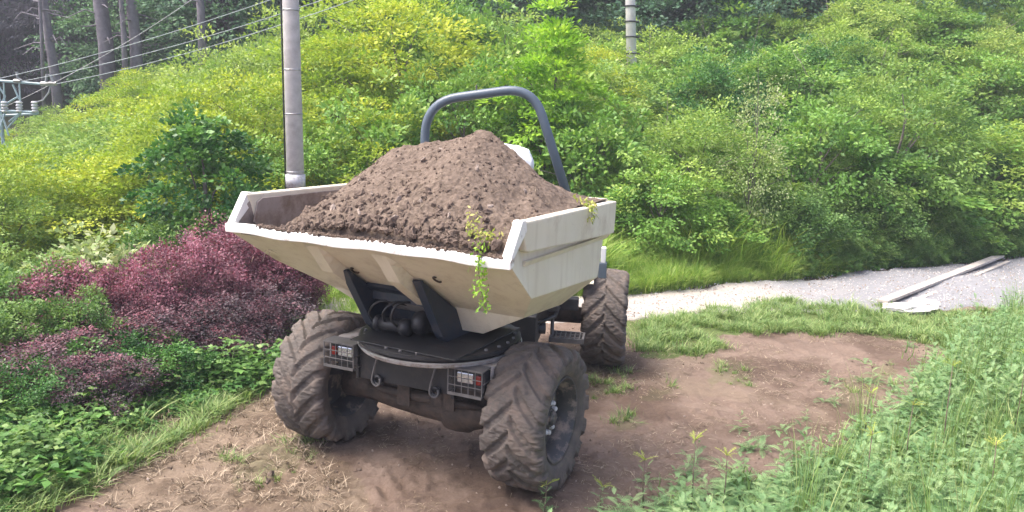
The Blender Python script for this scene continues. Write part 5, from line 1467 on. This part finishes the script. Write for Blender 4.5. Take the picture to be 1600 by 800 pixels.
# small flowers: yellow by the hedge
fm = MB(); fm.lathe([(0.001, 0.006), (0.012, 0.008), (0.016, 0.0), (0.001, -0.002)], (0, 0, 0), 7); FL = fm.mesh('petals'); FL.materials.append(M['yellowflower'])
for i, (px, py, Y, lab) in enumerate(((427, 518, 10.0, 'yellow flower at the far end of the hedge, upper one'), (423, 528, 9.9, 'yellow flower at the far end of the hedge, lower one'), (75, 715, 6.2, 'yellow flower low in the ground cover at left'), (205, 570, 7.7, 'yellow flower in front of the dark barberry'))):
    p = at_y(px, py, Y); o = empty('yellow_flower', (float(p[0]), float(p[1]), float(p[2]))); tag(o, lab, 'flower')
    for a_, b__ in ((0, 0), (0.03, 0.02), (-0.02, 0.03)):
        q = link('petals', FL, parent=o); q.location = (a_, -0.02, b__); q.rotation_euler = (1.0, 0, 0); q.scale = (1.3, 1.3, 1.3)
    e = MB(); e.tube([(0, 0, 0), (0.01, 0.02, -0.25)], 0.003, 4); e.build('stem', M['twig'], o)

# torn green sprigs caught on the skip lip
def sprig(name, pts, label, seed, n=90, L=0.035, spread=0.035, mat='lf_weedtip'):
    r = np.random.default_rng(seed); a_ = -0.426 + SWIV; base = Vector(pts[0]); root = empty(name, (0, 0, 0)); root.location = Matrix.Rotation(a_, 3, 'Z') @ base + Vector((RX, RY, 0)); root.rotation_euler = (0, 0, a_)
    P = [Vector(p) - base for p in pts]; e = MB(); e.tube(P, 0.003, 4); e.build('stem', M['twig'], root)
    q = np.array([list(p) for p in P]); t = r.uniform(0, len(P) - 1.001, n); i = t.astype(int); f_ = (t - i)[:, None]; C = q[i] * (1 - f_) + q[i + 1] * f_ + r.normal(size=(n, 3)) * spread * 0.6
    D = r.normal(size=(n, 3)) + np.array([0, -0.2, -0.7]); N = unit(r.normal(size=(n, 3)) + np.array([0, -1, 0.5])); Ls = L * r.uniform(0.6, 1.3, n)
    me = leaf_mesh('leaves', C, D, N, Ls, Ls * 0.42, r.uniform(0, 1, n)); me.materials.append(M[mat]); link('leaves', me, parent=root); tag(root, label, 'sprig')


sprig('torn_sprig', [(1.02, -0.86, 2.16), (1.04, -1.0, 2.10), (1.05, -1.03, 1.95), (1.06, -1.0, 1.80), (1.09, -0.98, 1.66)], 'torn leafy sprig hanging over the pouring lip of the skip', 3, 200, 0.034, 0.045, 'lf_bright')
sprig('torn_sprig', [(0.86, -0.80, 2.28), (0.90, -0.86, 2.18), (1.0, -0.88, 2.13), (1.1, -0.88, 2.15)], 'torn sprig lying on soil at the skip\'s near corner', 4, 170, 0.035, 0.05)
sprig('torn_sprig', [(1.16, 0.30, 2.30), (1.24, 0.32, 2.29), (1.285, 0.30, 2.25), (1.29, 0.28, 2.14)], 'yellow green sprig bent over the right side rim of the skip', 5, 90, 0.04, 0.03)
sprig('torn_sprig', [(0.42, -0.62, 2.20), (0.47, -0.64, 2.22), (0.5, -0.66, 2.19)], 'tiny green shoot lying on the front of the soil heap', 6, 24, 0.03, 0.03)

# bits of straw and root on the heap
n = 170; u = r.uniform(-1.0, 1.1, n); v = r.uniform(-0.88, 0.15, n); z_h = heap_z(u, v) + 0.06 * fbm(u * 2.2, v * 2.2, 21, 4) + 0.022 * fbm(u * 9, v * 9, 22, 4, 0.6) + 0.012
o = scatter('heap_straw', STRAWS, np.stack([u, v, z_h], 1), np.stack([r.normal(size=n) * 0.2 + 0.5, r.normal(size=n) * 0.2, r.uniform(0, 6, n)], 1), r.uniform(0.3, 1.0, n)); o.parent = heap_t

# nothing may remain without a description
for o in COL.objects:
    if o.parent is None and o.type in ('MESH', 'EMPTY') and 'kind' not in o and 'label' not in o:
        print('UNLABELLED', o.name)

# thin summer air
e = MB(); e.box((0, 30, 19.0), (250, 160, 46)); hz = e.build('haze', None); hz['kind'] = 'stuff'
mh = bpy.data.materials.new('thin_haze'); mh.use_nodes = True; nn_ = mh.node_tree.nodes; nn_.remove(nn_['Principled BSDF'])
pv = nn_.new('ShaderNodeVolumePrincipled'); pv.inputs['Density'].default_value = 0.0018; pv.inputs['Color'].default_value = (0.86, 0.90, 1.0, 1); pv.inputs['Anisotropy'].default_value = 0.2
mh.node_tree.links.new(pv.outputs[0], nn_['Material Output'].inputs['Volume']); hz.data.materials.append(mh)
